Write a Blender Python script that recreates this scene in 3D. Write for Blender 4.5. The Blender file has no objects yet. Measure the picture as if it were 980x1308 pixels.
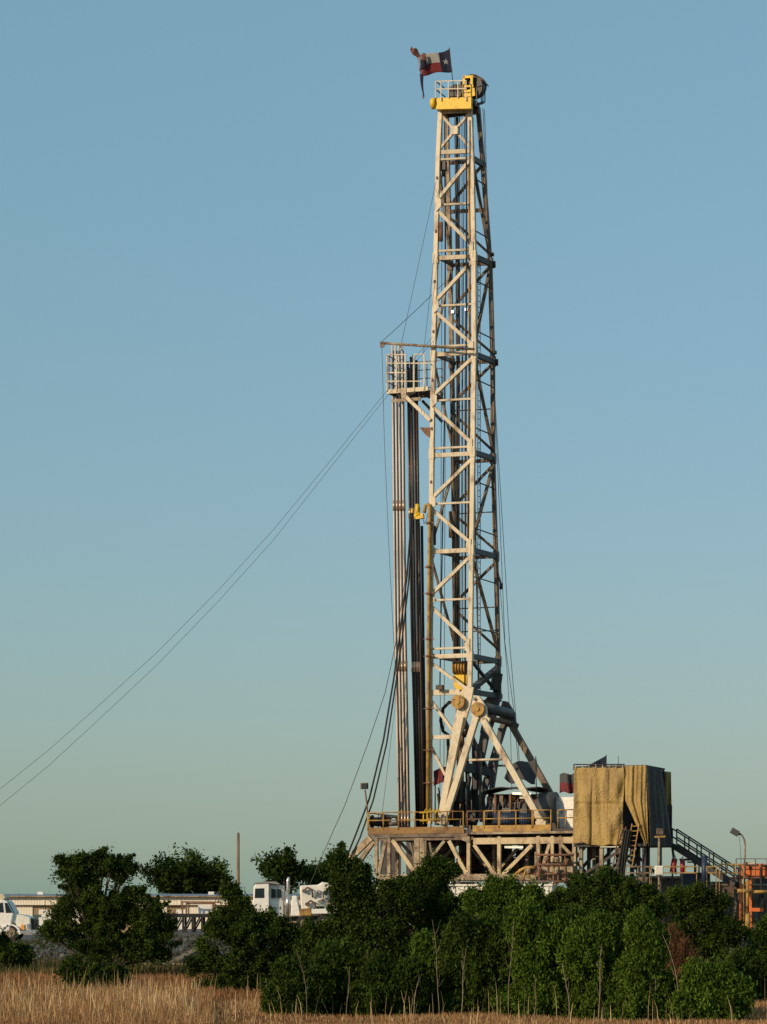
import bpy, math, random
import numpy as np
from mathutils import Vector, Matrix
random.seed(7)
rng = np.random.default_rng(11)
R = math.radians
Vc = Vector
sc = bpy.context.scene
col = sc.collection
# ---------------------------------------------------------------- camera model
F = 3330.0          # focal length in pixels of the 980 x 1308 photograph
HOR = 1166.0        # row of the horizon
EYE = 2.0
def P(px, py, Y):
    return Vc(((px-490)/F*Y, Y, EYE+(HOR-py)/F*Y))
# rig frame: u along the front edge of the rig floor, v going back
YAW = R(22)
U = Vc((math.cos(YAW), -math.sin(YAW), 0)); W = Vc((math.sin(YAW), math.cos(YAW), 0))
O = P(549, 1060, 150.6); O.z = 0
def RR(u, v, z):
    p = O+U*u+W*v; return Vc((p.x, p.y, z))
def RP(px, py, v):
    t = (px-490)/F; b = O+W*v
    u = (t*b.y-b.x)/(U.x-t*U.y)
    p = b+U*u
    return Vc((p.x, p.y, EYE+(HOR-py)/F*p.y))
ZD = 6.75      # rig floor
ZP = 0.9       # well pad
# ---------------------------------------------------------------- materials
def nmat(name):
    m = bpy.data.materials.new(name); m.use_nodes = True
    return m, m.node_tree, m.node_tree.nodes['Principled BSDF']
def paint(name, c, c2=None, amt=.5, rough=.55, scale=1.2, metal=0., bump=.15, stretch=1., spec=.4):
    m, nt, b = nmat(name); N = nt.nodes; L = nt.links
    tc = N.new('ShaderNodeTexCoord'); mp = N.new('ShaderNodeMapping'); mp.inputs['Scale'].default_value = (1, 1, stretch)
    L.new(tc.outputs['Object'], mp.inputs['Vector'])
    n1 = N.new('ShaderNodeTexNoise'); n1.inputs['Scale'].default_value = scale; n1.inputs['Detail'].default_value = 8; n1.inputs['Roughness'].default_value = .65
    n2 = N.new('ShaderNodeTexNoise'); n2.inputs['Scale'].default_value = scale*6; n2.inputs['Detail'].default_value = 6
    L.new(mp.outputs[0], n1.inputs['Vector']); L.new(mp.outputs[0], n2.inputs['Vector'])
    r = N.new('ShaderNodeValToRGB'); r.color_ramp.elements[0].position = .66-.3*amt; r.color_ramp.elements[1].position = .78-.2*amt
    L.new(n1.outputs[0], r.inputs[0])
    mx = N.new('ShaderNodeMix'); mx.data_type = 'RGBA'
    c2 = c2 or tuple(x*.35 for x in c)
    mx.inputs[6].default_value = (*c, 1); mx.inputs[7].default_value = (*c2, 1)
    L.new(r.outputs[0], mx.inputs[0])
    hv = N.new('ShaderNodeHueSaturation'); mr = N.new('ShaderNodeMapRange'); mr.inputs[3].default_value = .72; mr.inputs[4].default_value = 1.25
    L.new(n2.outputs[0], mr.inputs[0]); L.new(mr.outputs[0], hv.inputs['Value']); L.new(mx.outputs[2], hv.inputs['Color'])
    L.new(hv.outputs[0], b.inputs['Base Color'])
    b.inputs['Roughness'].default_value = rough; b.inputs['Metallic'].default_value = metal
    b.inputs['Specular IOR Level'].default_value = spec
    bp = N.new('ShaderNodeBump'); bp.inputs['Strength'].default_value = bump; bp.inputs['Distance'].default_value = .03
    L.new(n2.outputs[0], bp.inputs['Height']); L.new(bp.outputs[0], b.inputs['Normal'])
    return m
rust = (.16, .07, .03)
M = {}
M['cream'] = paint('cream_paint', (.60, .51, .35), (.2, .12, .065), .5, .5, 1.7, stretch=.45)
M['cream_worn'] = paint('cream_paint_worn', (.34, .27, .17), (.1, .055, .03), .75, .6, 1.6)
M['brown'] = paint('weathered_and_shaded_brown_steel', (.17, .12, .075), (.06, .04, .03), .7, .6, 1.5)
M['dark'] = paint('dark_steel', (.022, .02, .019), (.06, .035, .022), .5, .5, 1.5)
M['grey'] = paint('plain_and_shaded_grey_steel', (.085, .085, .08), (.06, .055, .05), .5, .5, 1.2)
M['yellow'] = paint('yellow_paint', (.74, .47, .02), (.3, .15, .04), .35, .5, 1.5)
M['yellow_worn'] = paint('worn_yellow_paint', (.42, .25, .05), (.2, .1, .04), .75, .6, 2.0)
M['floor_edge'] = paint('rusty_yellow_plate', (.27, .15, .045), (.13, .07, .03), .7, .7, 1.0)
M['pipe_light'] = paint('drill_pipe_steel', (.62, .51, .4), (.36, .26, .19), .45, .5, 3.0, 0, stretch=.1)
M['pipe_dark'] = paint('drill_collar_steel', (.028, .022, .018), (.12, .05, .022), .3, .35, 2.5, .4, stretch=.08)
M['joint'] = paint('tool_joint_steel', (.5, .36, .26), (.2, .1, .06), .4, .3, 6, .5)
M['cable'] = paint('steel_cable', (.07, .07, .07), (.04, .03, .03), .5, .5, 4)
M['rubber'] = paint('black_rubber', (.02, .02, .02), (.035, .03, .028), .5, .8, 4)
M['white'] = paint('white_truck_paint', (.82, .79, .72), (.4, .3, .2), .35, .4, 1.2)
M['whitetank'] = paint('white_tank_paint', (.75, .72, .62), (.4, .32, .22), .4, .5, .9, stretch=.5)
M['orange'] = paint('orange_paint', (.8, .2, .05), (.25, .08, .03), .3, .5, 2)
M['red'] = paint('red_paint', (.3, .02, .02), (.2, .03, .02), .3, .45, 2)
M['maroon'] = paint('dark_red_canvas', (.16, .025, .03), (.06, .02, .02), .5, .8, 2)
M['blue'] = paint('dark_blue_paint', (.025, .04, .075), (.02, .025, .035), .5, .5, 2)
M['lblue'] = paint('pale_blue_grey_paint', (.26, .25, .23), (.12, .13, .14), .4, .5, 2)
M['rusty'] = paint('rusty_steel', (.2, .105, .06), (.1, .05, .03), .6, .8, 3)
M['wood'] = paint('weathered_wood', (.24, .15, .09), (.1, .07, .05), .6, .85, 4, stretch=.15)
M['bark'] = paint('tree_bark', (.07, .055, .04), (.03, .025, .02), .5, .9, 6, stretch=.3)
M['straw_stem'] = paint('dry_stem', (.34, .26, .17), (.2, .13, .08), .5, .9, 6)
M['flag_grey'] = paint('dark_grey_cloth', (.075, .075, .075), (.04, .04, .04), .4, .9, 2)
M['flag_blue'] = paint('flag_blue_cloth', (.01, .012, .032), (.008, .009, .02), .4, .9, 2)
M['flag_white'] = paint('flag_white_cloth', (.24, .235, .22), (.2, .18, .16), .4, .9, 3)
M['flag_red'] = paint('flag_red_cloth', (.12, .012, .015), (.08, .012, .015), .4, .9, 3)
M['flag_faded'] = paint('faded_cloth', (.2, .07, .045), (.03, .02, .03), .8, .9, 9)
M['roof'] = paint('blue_grey_metal_roof', (.16, .2, .26), (.1, .12, .15), .4, .5, .6)
M['amber'] = paint('amber_lens', (.8, .35, .05), (.6, .2, .03), .3, .3, 2)
M['chrome'] = paint('bright_metal', (.6, .58, .55), (.3, .28, .26), .4, .25, 3, .8)
def glassmat():
    m, nt, b = nmat('dark_window_glass'); b.inputs['Base Color'].default_value = (.02, .03, .035, 1)
    b.inputs['Roughness'].default_value = .15; b.inputs['Specular IOR Level'].default_value = .2; return m
M['glass'] = glassmat()
def lampmat(name, c, s):
    m, nt, b = nmat(name); b.inputs['Base Color'].default_value = (.8, .8, .75, 1)
    b.inputs['Emission Color'].default_value = (*c, 1); b.inputs['Emission Strength'].default_value = s; return m
M['lamp'] = lampmat('lit_lamp_glass', (1, .95, .85), 2.2)
M['tubelight'] = lampmat('lit_tube', (1, .85, .55), .8)
def wallmat(name, c, per, dirt):
    m, nt, b = nmat(name); N = nt.nodes; L = nt.links
    tc = N.new('ShaderNodeTexCoord'); w = N.new('ShaderNodeTexWave'); w.wave_type = 'BANDS'; w.bands_direction = 'X'
    w.inputs['Scale'].default_value = per; w.inputs['Distortion'].default_value = 0
    L.new(tc.outputs['Object'], w.inputs['Vector'])
    n = N.new('ShaderNodeTexNoise'); n.inputs['Scale'].default_value = .5; n.inputs['Detail'].default_value = 8
    mp = N.new('ShaderNodeMapping'); mp.inputs['Scale'].default_value = (3, 1, .4); L.new(tc.outputs['Object'], mp.inputs[0]); L.new(mp.outputs[0], n.inputs['Vector'])
    mx = N.new('ShaderNodeMix'); mx.data_type = 'RGBA'; mx.inputs[6].default_value = (*[x*dirt for x in c], 1); mx.inputs[7].default_value = (*c, 1)
    L.new(n.outputs[0], mx.inputs[0]); L.new(mx.outputs[2], b.inputs['Base Color'])
    bp = N.new('ShaderNodeBump'); bp.inputs['Distance'].default_value = .02; bp.inputs['Strength'].default_value = .5
    L.new(w.outputs[0], bp.inputs['Height']); L.new(bp.outputs[0], b.inputs['Normal']); b.inputs['Roughness'].default_value = .6
    return m
M['fascia'] = wallmat('cream_corrugated_metal', (.86, .79, .62), 1.3, .9)
M['wall'] = wallmat('tan_corrugated_metal', (.34, .25, .13), 1.3, .7)
def tarpmat(name, c, c2):
    m, nt, b = nmat(name); N = nt.nodes; L = nt.links
    tc = N.new('ShaderNodeTexCoord')
    n = N.new('ShaderNodeTexNoise'); n.inputs['Scale'].default_value = 1.1; n.inputs['Detail'].default_value = 9; n.inputs['Roughness'].default_value = .6
    mp = N.new('ShaderNodeMapping'); mp.inputs['Scale'].default_value = (1.6, 1.6, .5); L.new(tc.outputs['Object'], mp.inputs[0]); L.new(mp.outputs[0], n.inputs['Vector'])
    n2 = N.new('ShaderNodeTexNoise'); n2.inputs['Scale'].default_value = 2.2; n2.inputs['Detail'].default_value = 4; n2.inputs['Distortion'].default_value = 2.5
    mp2 = N.new('ShaderNodeMapping'); mp2.inputs['Scale'].default_value = (1.5, 1.5, 1.1); L.new(tc.outputs['Object'], mp2.inputs[0]); L.new(mp2.outputs[0], n2.inputs['Vector'])
    r = N.new('ShaderNodeValToRGB'); r.color_ramp.elements[0].position = .42; r.color_ramp.elements[1].position = .68
    L.new(n.outputs[0], r.inputs[0])
    mx = N.new('ShaderNodeMix'); mx.data_type = 'RGBA'; mx.inputs[6].default_value = (*c, 1); mx.inputs[7].default_value = (*c2, 1)
    L.new(r.outputs[0], mx.inputs[0]); L.new(mx.outputs[2], b.inputs['Base Color'])
    bp = N.new('ShaderNodeBump'); bp.inputs['Distance'].default_value = .11; bp.inputs['Strength'].default_value = .8
    L.new(n2.outputs[0], bp.inputs['Height']); L.new(bp.outputs[0], b.inputs['Normal'])
    b.inputs['Roughness'].default_value = .6
    return m
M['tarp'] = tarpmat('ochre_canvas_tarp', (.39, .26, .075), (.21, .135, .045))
M['tarp_dark'] = tarpmat('dark_and_shaded_canvas_tarp', (.06, .048, .036), (.035, .028, .024))
def attrmat(name, stops, rough=.8, trans=0.):
    m, nt, b = nmat(name); N = nt.nodes; L = nt.links
    a = N.new('ShaderNodeAttribute'); a.attribute_name = 'tint'
    r = N.new('ShaderNodeValToRGB'); e = r.color_ramp.elements
    while len(e) < len(stops): e.new(.5)
    for k, (p, c) in enumerate(stops): e[k].position = p; e[k].color = (*c, 1)
    L.new(a.outputs['Fac'], r.inputs[0]); L.new(r.outputs[0], b.inputs['Base Color'])
    b.inputs['Roughness'].default_value = rough; b.inputs['Specular IOR Level'].default_value = .06
    if trans:
        t = N.new('ShaderNodeBsdfTranslucent'); L.new(r.outputs[0], t.inputs[0])
        ms = N.new('ShaderNodeMixShader'); ms.inputs[0].default_value = trans
        L.new(b.outputs[0], ms.inputs[1]); L.new(t.outputs[0], ms.inputs[2])
        L.new(ms.outputs[0], N['Material Output'].inputs[0])
    return m
M['leaf'] = attrmat('green_foliage', [(0, (.016, .026, .005)), (.5, (.032, .056, .008)), (1, (.07, .11, .015))], .7, .2)
M['leaf_bright'] = attrmat('young_green_foliage', [(0, (.028, .05, .006)), (.5, (.06, .105, .012)), (1, (.12, .19, .025))], .7, .25)
M['leaf_dry'] = attrmat('dry_brown_foliage', [(0, (.06, .035, .02)), (.5, (.12, .06, .03)), (1, (.2, .11, .05))], .8, .15)
M['leaf_grey'] = attrmat('grey_twigs', [(0, (.05, .055, .06)), (.5, (.09, .1, .11)), (1, (.14, .15, .16))], .8, .1)
M['grass'] = attrmat('dry_grass', [(0, (.17, .08, .035)), (.4, (.34, .18, .08)), (.75, (.45, .27, .12)), (.92, (.62, .44, .22)), (1, (.7, .54, .31))], .8, .25)
M['greengrass'] = attrmat('green_weeds', [(0, (.035, .045, .015)), (.5, (.07, .07, .025)), (1, (.13, .11, .045))], .8, .25)
M['stone'] = attrmat('grey_stone', [(0, (.035, .034, .032)), (.6, (.085, .08, .075)), (1, (.17, .155, .135))], .9)
# ---------------------------------------------------------------- mesh helpers
def wloc(o):
    p = Vc((0, 0, 0))
    while o: p = p+o.location; o = o.parent
    return p
class MB:
    def __init__(s): s.v = []; s.f = []; s.mi = []; s.m = 0; s.smooth = False; s.sm = []
    def add(s, vs, fs, smooth=False):
        b = len(s.v); s.v += [Vc(x) for x in vs]
        for f in fs: s.f.append([i+b for i in f]); s.mi.append(s.m); s.sm.append(smooth)
        return s
    def frame(s, a, up):
        a = a.normalized(); up = Vc(up)
        if abs(a.dot(up)) > .97: up = W if abs(a.z) > .9 else Vc((0, 0, 1))
        x = a.cross(up).normalized(); y = x.cross(a).normalized()
        return x, y
    def bar(s, p, q, w, h=None, up=(0, 0, 1), w2=None, h2=None):
        h = h or w; w2 = w2 or w; h2 = h2 or h
        p = Vc(p); q = Vc(q); x, y = s.frame(q-p, up); vs = []
        for c, a, b in ((p, w, h), (q, w2, h2)):
            for i, j in ((-1, -1), (1, -1), (1, 1), (-1, 1)): vs.append(c+x*(i*a/2)+y*(j*b/2))
        return s.add(vs, [(3, 2, 1, 0), (4, 5, 6, 7), (0, 1, 5, 4), (1, 2, 6, 5), (2, 3, 7, 6), (3, 0, 4, 7)])
    def tube(s, p, q, r, r2=None, n=8):
        p = Vc(p); q = Vc(q); r2 = r if r2 is None else r2; x, y = s.frame(q-p, (0, 0, 1)); vs = []
        for c, a in ((p, r), (q, r2)):
            for k in range(n):
                t = 2*math.pi*k/n; vs.append(c+x*(a*math.cos(t))+y*(a*math.sin(t)))
        s.add(vs, [(k, (k+1) % n, n+(k+1) % n, n+k) for k in range(n)], True)
        b = len(s.v)-2*n
        for f in (list(range(n))[::-1], list(range(n, 2*n))): s.f.append([i+b for i in f]); s.mi.append(s.m); s.sm.append(False)
        return s
    def path(s, pts, r, n=6, r2=None):
        pts = [Vc(p) for p in pts]; K = len(pts); vs = []; x = None
        for i, p in enumerate(pts):
            d = (pts[min(i+1, K-1)]-pts[max(i-1, 0)]).normalized()
            if x is None: x, y = s.frame(d, (0, 0, 1))
            else:
                x = (x-d*x.dot(d)).normalized(); y = x.cross(d).normalized()
            a = r if r2 is None else r+(r2-r)*i/(K-1)
            for k in range(n):
                t = 2*math.pi*k/n; vs.append(p+x*(a*math.cos(t))+y*(a*math.sin(t)))
        fs = []
        for i in range(K-1):
            for k in range(n): fs.append((i*n+k, i*n+(k+1) % n, (i+1)*n+(k+1) % n, (i+1)*n+k))
        fs += [tuple(range(n))[::-1], tuple(range((K-1)*n, K*n))]
        return s.add(vs, fs, True)
    def box(s, c, sx, sy, sz, ax=None):
        ax = ax or (Vc((1, 0, 0)), Vc((0, 1, 0))); c = Vc(c); z = Vc((0, 0, 1)); vs = []
        for k in (-1, 1):
            for i, j in ((-1, -1), (1, -1), (1, 1), (-1, 1)): vs.append(c+ax[0]*(i*sx/2)+ax[1]*(j*sy/2)+z*(k*sz/2))
        return s.add(vs, [(3, 2, 1, 0), (4, 5, 6, 7), (0, 1, 5, 4), (1, 2, 6, 5), (2, 3, 7, 6), (3, 0, 4, 7)])
    def rbox(s, u0, u1, v0, v1, z0, z1):
        c = RR((u0+u1)/2, (v0+v1)/2, (z0+z1)/2)
        return s.box(c, abs(u1-u0), abs(v1-v0), abs(z1-z0), (U, W))
    def plate(s, pts, d):
        pts = [Vc(p) for p in pts]; n = len(pts); d = Vc(d)
        vs = pts+[p+d for p in pts]
        return s.add(vs, [tuple(range(n)), tuple(range(n, 2*n))[::-1]]+[(k, n+k, n+(k+1) % n, (k+1) % n) for k in range(n)])
    def ring(s, c, ax1, ax2, r, rt, n=20, k=6):
        pts = [Vc(c)+Vc(ax1)*(r*math.cos(2*math.pi*i/n))+Vc(ax2)*(r*math.sin(2*math.pi*i/n)) for i in range(n)]
        nrm = Vc(ax1).cross(Vc(ax2)).normalized(); vs = []
        for i, p in enumerate(pts):
            o = (p-Vc(c)).normalized()
            for j in range(k):
                t = 2*math.pi*j/k; vs.append(p+o*(rt*math.cos(t))+nrm*(rt*math.sin(t)))
        return s.add(vs, [(i*k+j, i*k+(j+1) % k, ((i+1) % n)*k+(j+1) % k, ((i+1) % n)*k+j) for i in range(n) for j in range(k)], True)
    def grid(s, fn, nu, nv, matfn=None):
        b = len(s.v)
        for i in range(nu+1):
            for j in range(nv+1): s.v.append(Vc(fn(i/nu, j/nv)))
        for i in range(nu):
            for j in range(nv):
                mm = matfn((i+.5)/nu, (j+.5)/nv) if matfn else s.m
                if mm is None: continue
                a = b+i*(nv+1)+j
                s.f.append([a, a+nv+1, a+nv+2, a+1]); s.mi.append(mm); s.sm.append(True)
        return s
    def build(s, name, mat, parent=None, loc=None, solid=0, bevel=0):
        off = wloc(parent) if parent else Vc(loc if loc is not None else (0, 0, 0))
        me = bpy.data.meshes.new(name)
        me.from_pydata([tuple(v-off) for v in s.v], [], s.f)
        for mm in (mat if isinstance(mat, (list, tuple)) else [mat]): me.materials.append(M[mm])
        me.polygons.foreach_set('material_index', s.mi); me.polygons.foreach_set('use_smooth', s.sm)
        import bmesh
        bm = bmesh.new(); bm.from_mesh(me); bmesh.ops.recalc_face_normals(bm, faces=bm.faces); bm.to_mesh(me); bm.free()
        me.update()
        o = bpy.data.objects.new(name, me); col.objects.link(o)
        if parent: o.parent = parent
        else: o.location = off
        if solid:
            md = o.modifiers.new('solid', 'SOLIDIFY'); md.thickness = solid; md.offset = 0
        if bevel:
            md = o.modifiers.new('bevel', 'BEVEL'); md.width = bevel; md.segments = 2; md.limit_method = 'ANGLE'
        return o
def tag(o, label=None, cat=None, group=None, kind=None):
    if label: o['label'] = label
    if cat: o['category'] = cat
    if group: o['group'] = group
    if kind: o['kind'] = kind
    return o
def thing(name, label, cat, loc, group=None):
    o = bpy.data.objects.new(name, None); o.empty_display_size = .3; col.objects.link(o); o.location = loc
    return tag(o, label, cat, group)
def npmesh(name, verts, faces, tint, mat, parent=None, loc=None):
    """verts (N,3), faces (K,4|3), tint per face"""
    off = wloc(parent) if parent else Vc(loc if loc is not None else (0, 0, 0))
    me = bpy.data.meshes.new(name)
    k = faces.shape[1]
    me.vertices.add(len(verts)); me.vertices.foreach_set('co', (verts-np.array(off)).astype(np.float32).ravel())
    me.loops.add(faces.size); me.loops.foreach_set('vertex_index', faces.astype(np.int32).ravel())
    me.polygons.add(len(faces)); me.polygons.foreach_set('loop_start', np.arange(0, faces.size, k, dtype=np.int32))
    a = me.attributes.new('tint', 'FLOAT', 'FACE'); a.data.foreach_set('value', tint.astype(np.float32))
    me.materials.append(M[mat]); me.update(calc_edges=True); me.validate()
    o = bpy.data.objects.new(name, me); col.objects.link(o)
    if parent: o.parent = parent
    else: o.location = off
    return o
# ================================================================= THE SETTING
def gz(x, y):
    n = math.sin(x*.31+y*.11)*.5+math.sin(x*.12-y*.23+1)*.5
    def ss(a, b, t):
        t = min(1, max(0, (t-a)/(b-a))); return t*t*(3-2*t)
    e = 93+n*1.5
    h = ZP*ss(e, e+25, y)*(1-ss(178, 200, y))
    h *= 1-.45*(1-ss(-18.5, -13, x))
    sx = 1-ss(60, 90, abs(x))
    bump = (.06*math.sin(x*.9+y*.4)*math.sin(y*.7-x*.3))*(1-ss(112, 119, y)) if y < 120 else 0
    return h*sx+bump*.8
def ground():
    xs = np.unique(np.concatenate([np.linspace(-6000, -120, 14), np.linspace(-120, -45, 16), np.linspace(-45, 45, 121), np.linspace(45, 120, 16), np.linspace(120, 6000, 14)]))
    ys = np.unique(np.concatenate([np.linspace(-300, 20, 8), np.linspace(20, 130, 150), np.linspace(130, 210, 60), np.linspace(210, 8000, 20)]))
    vs = np.array([(x, y, gz(x, y)) for x in xs for y in ys]); ny = len(ys)
    fs = np.array([(i*ny+j, (i+1)*ny+j, (i+1)*ny+j+1, i*ny+j+1) for i in range(len(xs)-1) for j in range(ny-1)])
    m, nt, b = nmat('ground_soil'); N = nt.nodes; L = nt.links
    g = N.new('ShaderNodeNewGeometry'); sp = N.new('ShaderNodeSeparateXYZ'); L.new(g.outputs['Position'], sp.inputs[0])
    n = N.new('ShaderNodeTexNoise'); n.inputs['Scale'].default_value = .35; n.inputs['Detail'].default_value = 10; L.new(g.outputs['Position'], n.inputs['Vector'])
    n2 = N.new('ShaderNodeTexNoise'); n2.inputs['Scale'].default_value = 9; n2.inputs['Detail'].default_value = 8; L.new(g.outputs['Position'], n2.inputs['Vector'])
    f = N.new('ShaderNodeValToRGB'); e = f.color_ramp.elements
    e[0].position = .35; e[0].color = (.2, .1, .055, 1); e[1].position = .65; e[1].color = (.11, .085, .04, 1); L.new(n.outputs[0], f.inputs[0])
    gr = N.new('ShaderNodeValToRGB'); e = gr.color_ramp.elements
    e[0].position = .35; e[0].color = (.07, .072, .075, 1); e[1].position = .7; e[1].color = (.2, .19, .175, 1); L.new(n2.outputs[0], gr.inputs[0])
    mr = N.new('ShaderNodeMapRange'); mr.inputs[1].default_value = .12; mr.inputs[2].default_value = .3; 
    ad = N.new('ShaderNodeMath'); ad.operation = 'ADD'; sb = N.new('ShaderNodeMath'); sb.operation = 'MULTIPLY_ADD'; sb.inputs[1].default_value = .6; sb.inputs[2].default_value = -.3
    L.new(n.outputs[0], sb.inputs[0]); L.new(sb.outputs[0], ad.inputs[0]); L.new(sp.outputs[2], ad.inputs[1]); L.new(ad.outputs[0], mr.inputs[0])
    mx = N.new('ShaderNodeMix'); mx.data_type = 'RGBA'; L.new(mr.outputs[0], mx.inputs[0]); L.new(f.outputs[0], mx.inputs[6]); L.new(gr.outputs[0], mx.inputs[7])
    L.new(mx.outputs[2], b.inputs['Base Color']); b.inputs['Roughness'].default_value = .95; b.inputs['Specular IOR Level'].default_value = .1
    bp = N.new('ShaderNodeBump'); bp.inputs['Distance'].default_value = .12; L.new(n2.outputs[0], bp.inputs['Height']); L.new(bp.outputs[0], b.inputs['Normal'])
    M['soil'] = m
    o = npmesh('ground', vs, fs, np.zeros(len(fs)), 'soil')
    o['kind'] = 'structure'
    return o
ground()
# rubble on the bank
def stones():
    n = 9000
    x = rng.uniform(-34, 34, n); y = 95+25*rng.random(n)**.8+rng.normal(0, .8, n)
    s = .05+.16*rng.random(n)**3
    base = np.array([(1, 0, 0), (-1, 0, 0), (0, 1, 0), (0, -1, 0), (0, 0, 1), (0, 0, -1)], float)
    fc = np.array([(0, 2, 4), (2, 1, 4), (1, 3, 4), (3, 0, 4), (2, 0, 5), (1, 2, 5), (3, 1, 5), (0, 3, 5)])
    z = np.array([gz(a, b) for a, b in zip(x, y)])
    vs = base[None]*(s[:, None, None]*rng.uniform(.6, 1.4, (n, 6, 3)))
    th = rng.uniform(0, 6.28, n); c, sn = np.cos(th)[:, None], np.sin(th)[:, None]
    X = vs[:, :, 0]*c-vs[:, :, 1]*sn; Y = vs[:, :, 0]*sn+vs[:, :, 1]*c
    V3 = np.stack([X+x[:, None], Y+y[:, None], vs[:, :, 2]*.7+z[:, None]+s[:, None]*.2], 2).reshape(-1, 3)
    fs = (fc[None]+6*np.arange(n)[:, None, None]).reshape(-1, 3)
    o = npmesh('rubble', V3, fs, np.repeat(rng.random(n), 8), 'stone')
    tag(o, 'grey rubble stones strewn on the bank below the pad', 'rubble', kind='stuff')
stones()
# blades of grass
def blades(name, n, xr, yfun, h0, h1, w, mat, tintf, label, keep=None, lean=.25, cat='grass'):
    y = yfun(n); half = y*xr
    x = rng.uniform(-1, 1, n)*half
    if keep is not None:
        k = keep(x, y); x, y = x[k], y[k]; n = len(x)
    hm = np.where(x > -.065*y, .32, 1.) if h1 > .3 and mat == 'grass' and w < .0145 and h0 < .25 else 1.
    cl = np.sin(x*1.3+np.sin(y*.8)*2)*np.sin(y*1.1+x*.5)
    h = (h0+(h1-h0)*rng.random(n)**1.6)*(1+.22*cl)*hm
    z = np.array([gz(a, b) for a, b in zip(x, y)])-.02
    az = rng.uniform(0, 6.28, n); ld = rng.uniform(0, 6.28, n); la = h*lean*rng.random(n)
    wx, wy = np.cos(az)*w/2, np.sin(az)*w/2
    ww = rng.uniform(.6, 1.4, n)
    wx *= ww; wy *= ww
    b = np.stack([x, y, z], 1); side = np.stack([wx, wy, 0*wx], 1)
    mid = b+np.stack([np.cos(ld)*la*.35, np.sin(ld)*la*.35, h*.6], 1)
    tip = b+np.stack([np.cos(ld)*la, np.sin(ld)*la, h*(1-.1*lean)], 1)
    V3 = np.stack([b-side, b+side, mid+side*.8, mid-side*.8, tip+side*.25, tip-side*.25], 1).reshape(-1, 3)
    i = 6*np.arange(n)[:, None]
    fs = np.stack([i+np.array([[0, 1, 2, 3]]), i+np.array([[3, 2, 4, 5]])], 1).reshape(-1, 4)
    t = np.clip(tintf(n, cl), 0, 1)
    o = npmesh(name, V3, fs, np.repeat(t, 2), mat)
    return tag(o, label, cat, kind='stuff')
def field(name, n, ya, yb, pw, h0, h1, w, mat, tintf, label, lean=.25, right=1.):
    blades(name, n, .2, lambda k: ya+(yb-ya)*rng.random(k)**pw, h0, h1, w, mat, tintf, label, None, lean)
def gt(n, cl): return np.where(rng.random(n) < .2, rng.uniform(.78, 1, n), np.clip(.3+.16*cl+rng.normal(0, .15, n), 0, .78))
field('dry_grass', 210000, 40, 60, 1.2, .14, .42, .013, 'grass', gt, 'tall reddish brown dry grass covering the field in the foreground')
field('short_grass', 170000, 58, 92, 1.1, .06, .24, .018, 'grass', lambda n, cl: np.clip(.24+.16*cl+rng.normal(0, .14, n), 0, .7), 'short reddish grass between the tall grass and the grey bank')
blades('straw_stalks', 5200, .2, lambda n: 44+22*rng.random(n)**1.3, .3, .72, .013, 'grass', lambda n, cl: rng.uniform(.82, 1, n), 'pale straw stalks standing above the dry brown grass', keep=lambda x, y: (x < -.07*y) | (rng.random(len(x)) < .12), lean=.3)
field('green_weeds', 30000, 80, 97, 1, .12, .4, .03, 'greengrass', lambda n, cl: .5+.3*cl+rng.normal(0, .2, n), 'low green weeds along the far edge of the grass field')
field('bank_weeds', 9000, 97, 118, 1, .1, .35, .035, 'greengrass', lambda n, cl: .35+.3*cl+rng.normal(0, .2, n), 'sparse weeds growing between the grey stones of the bank')
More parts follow.
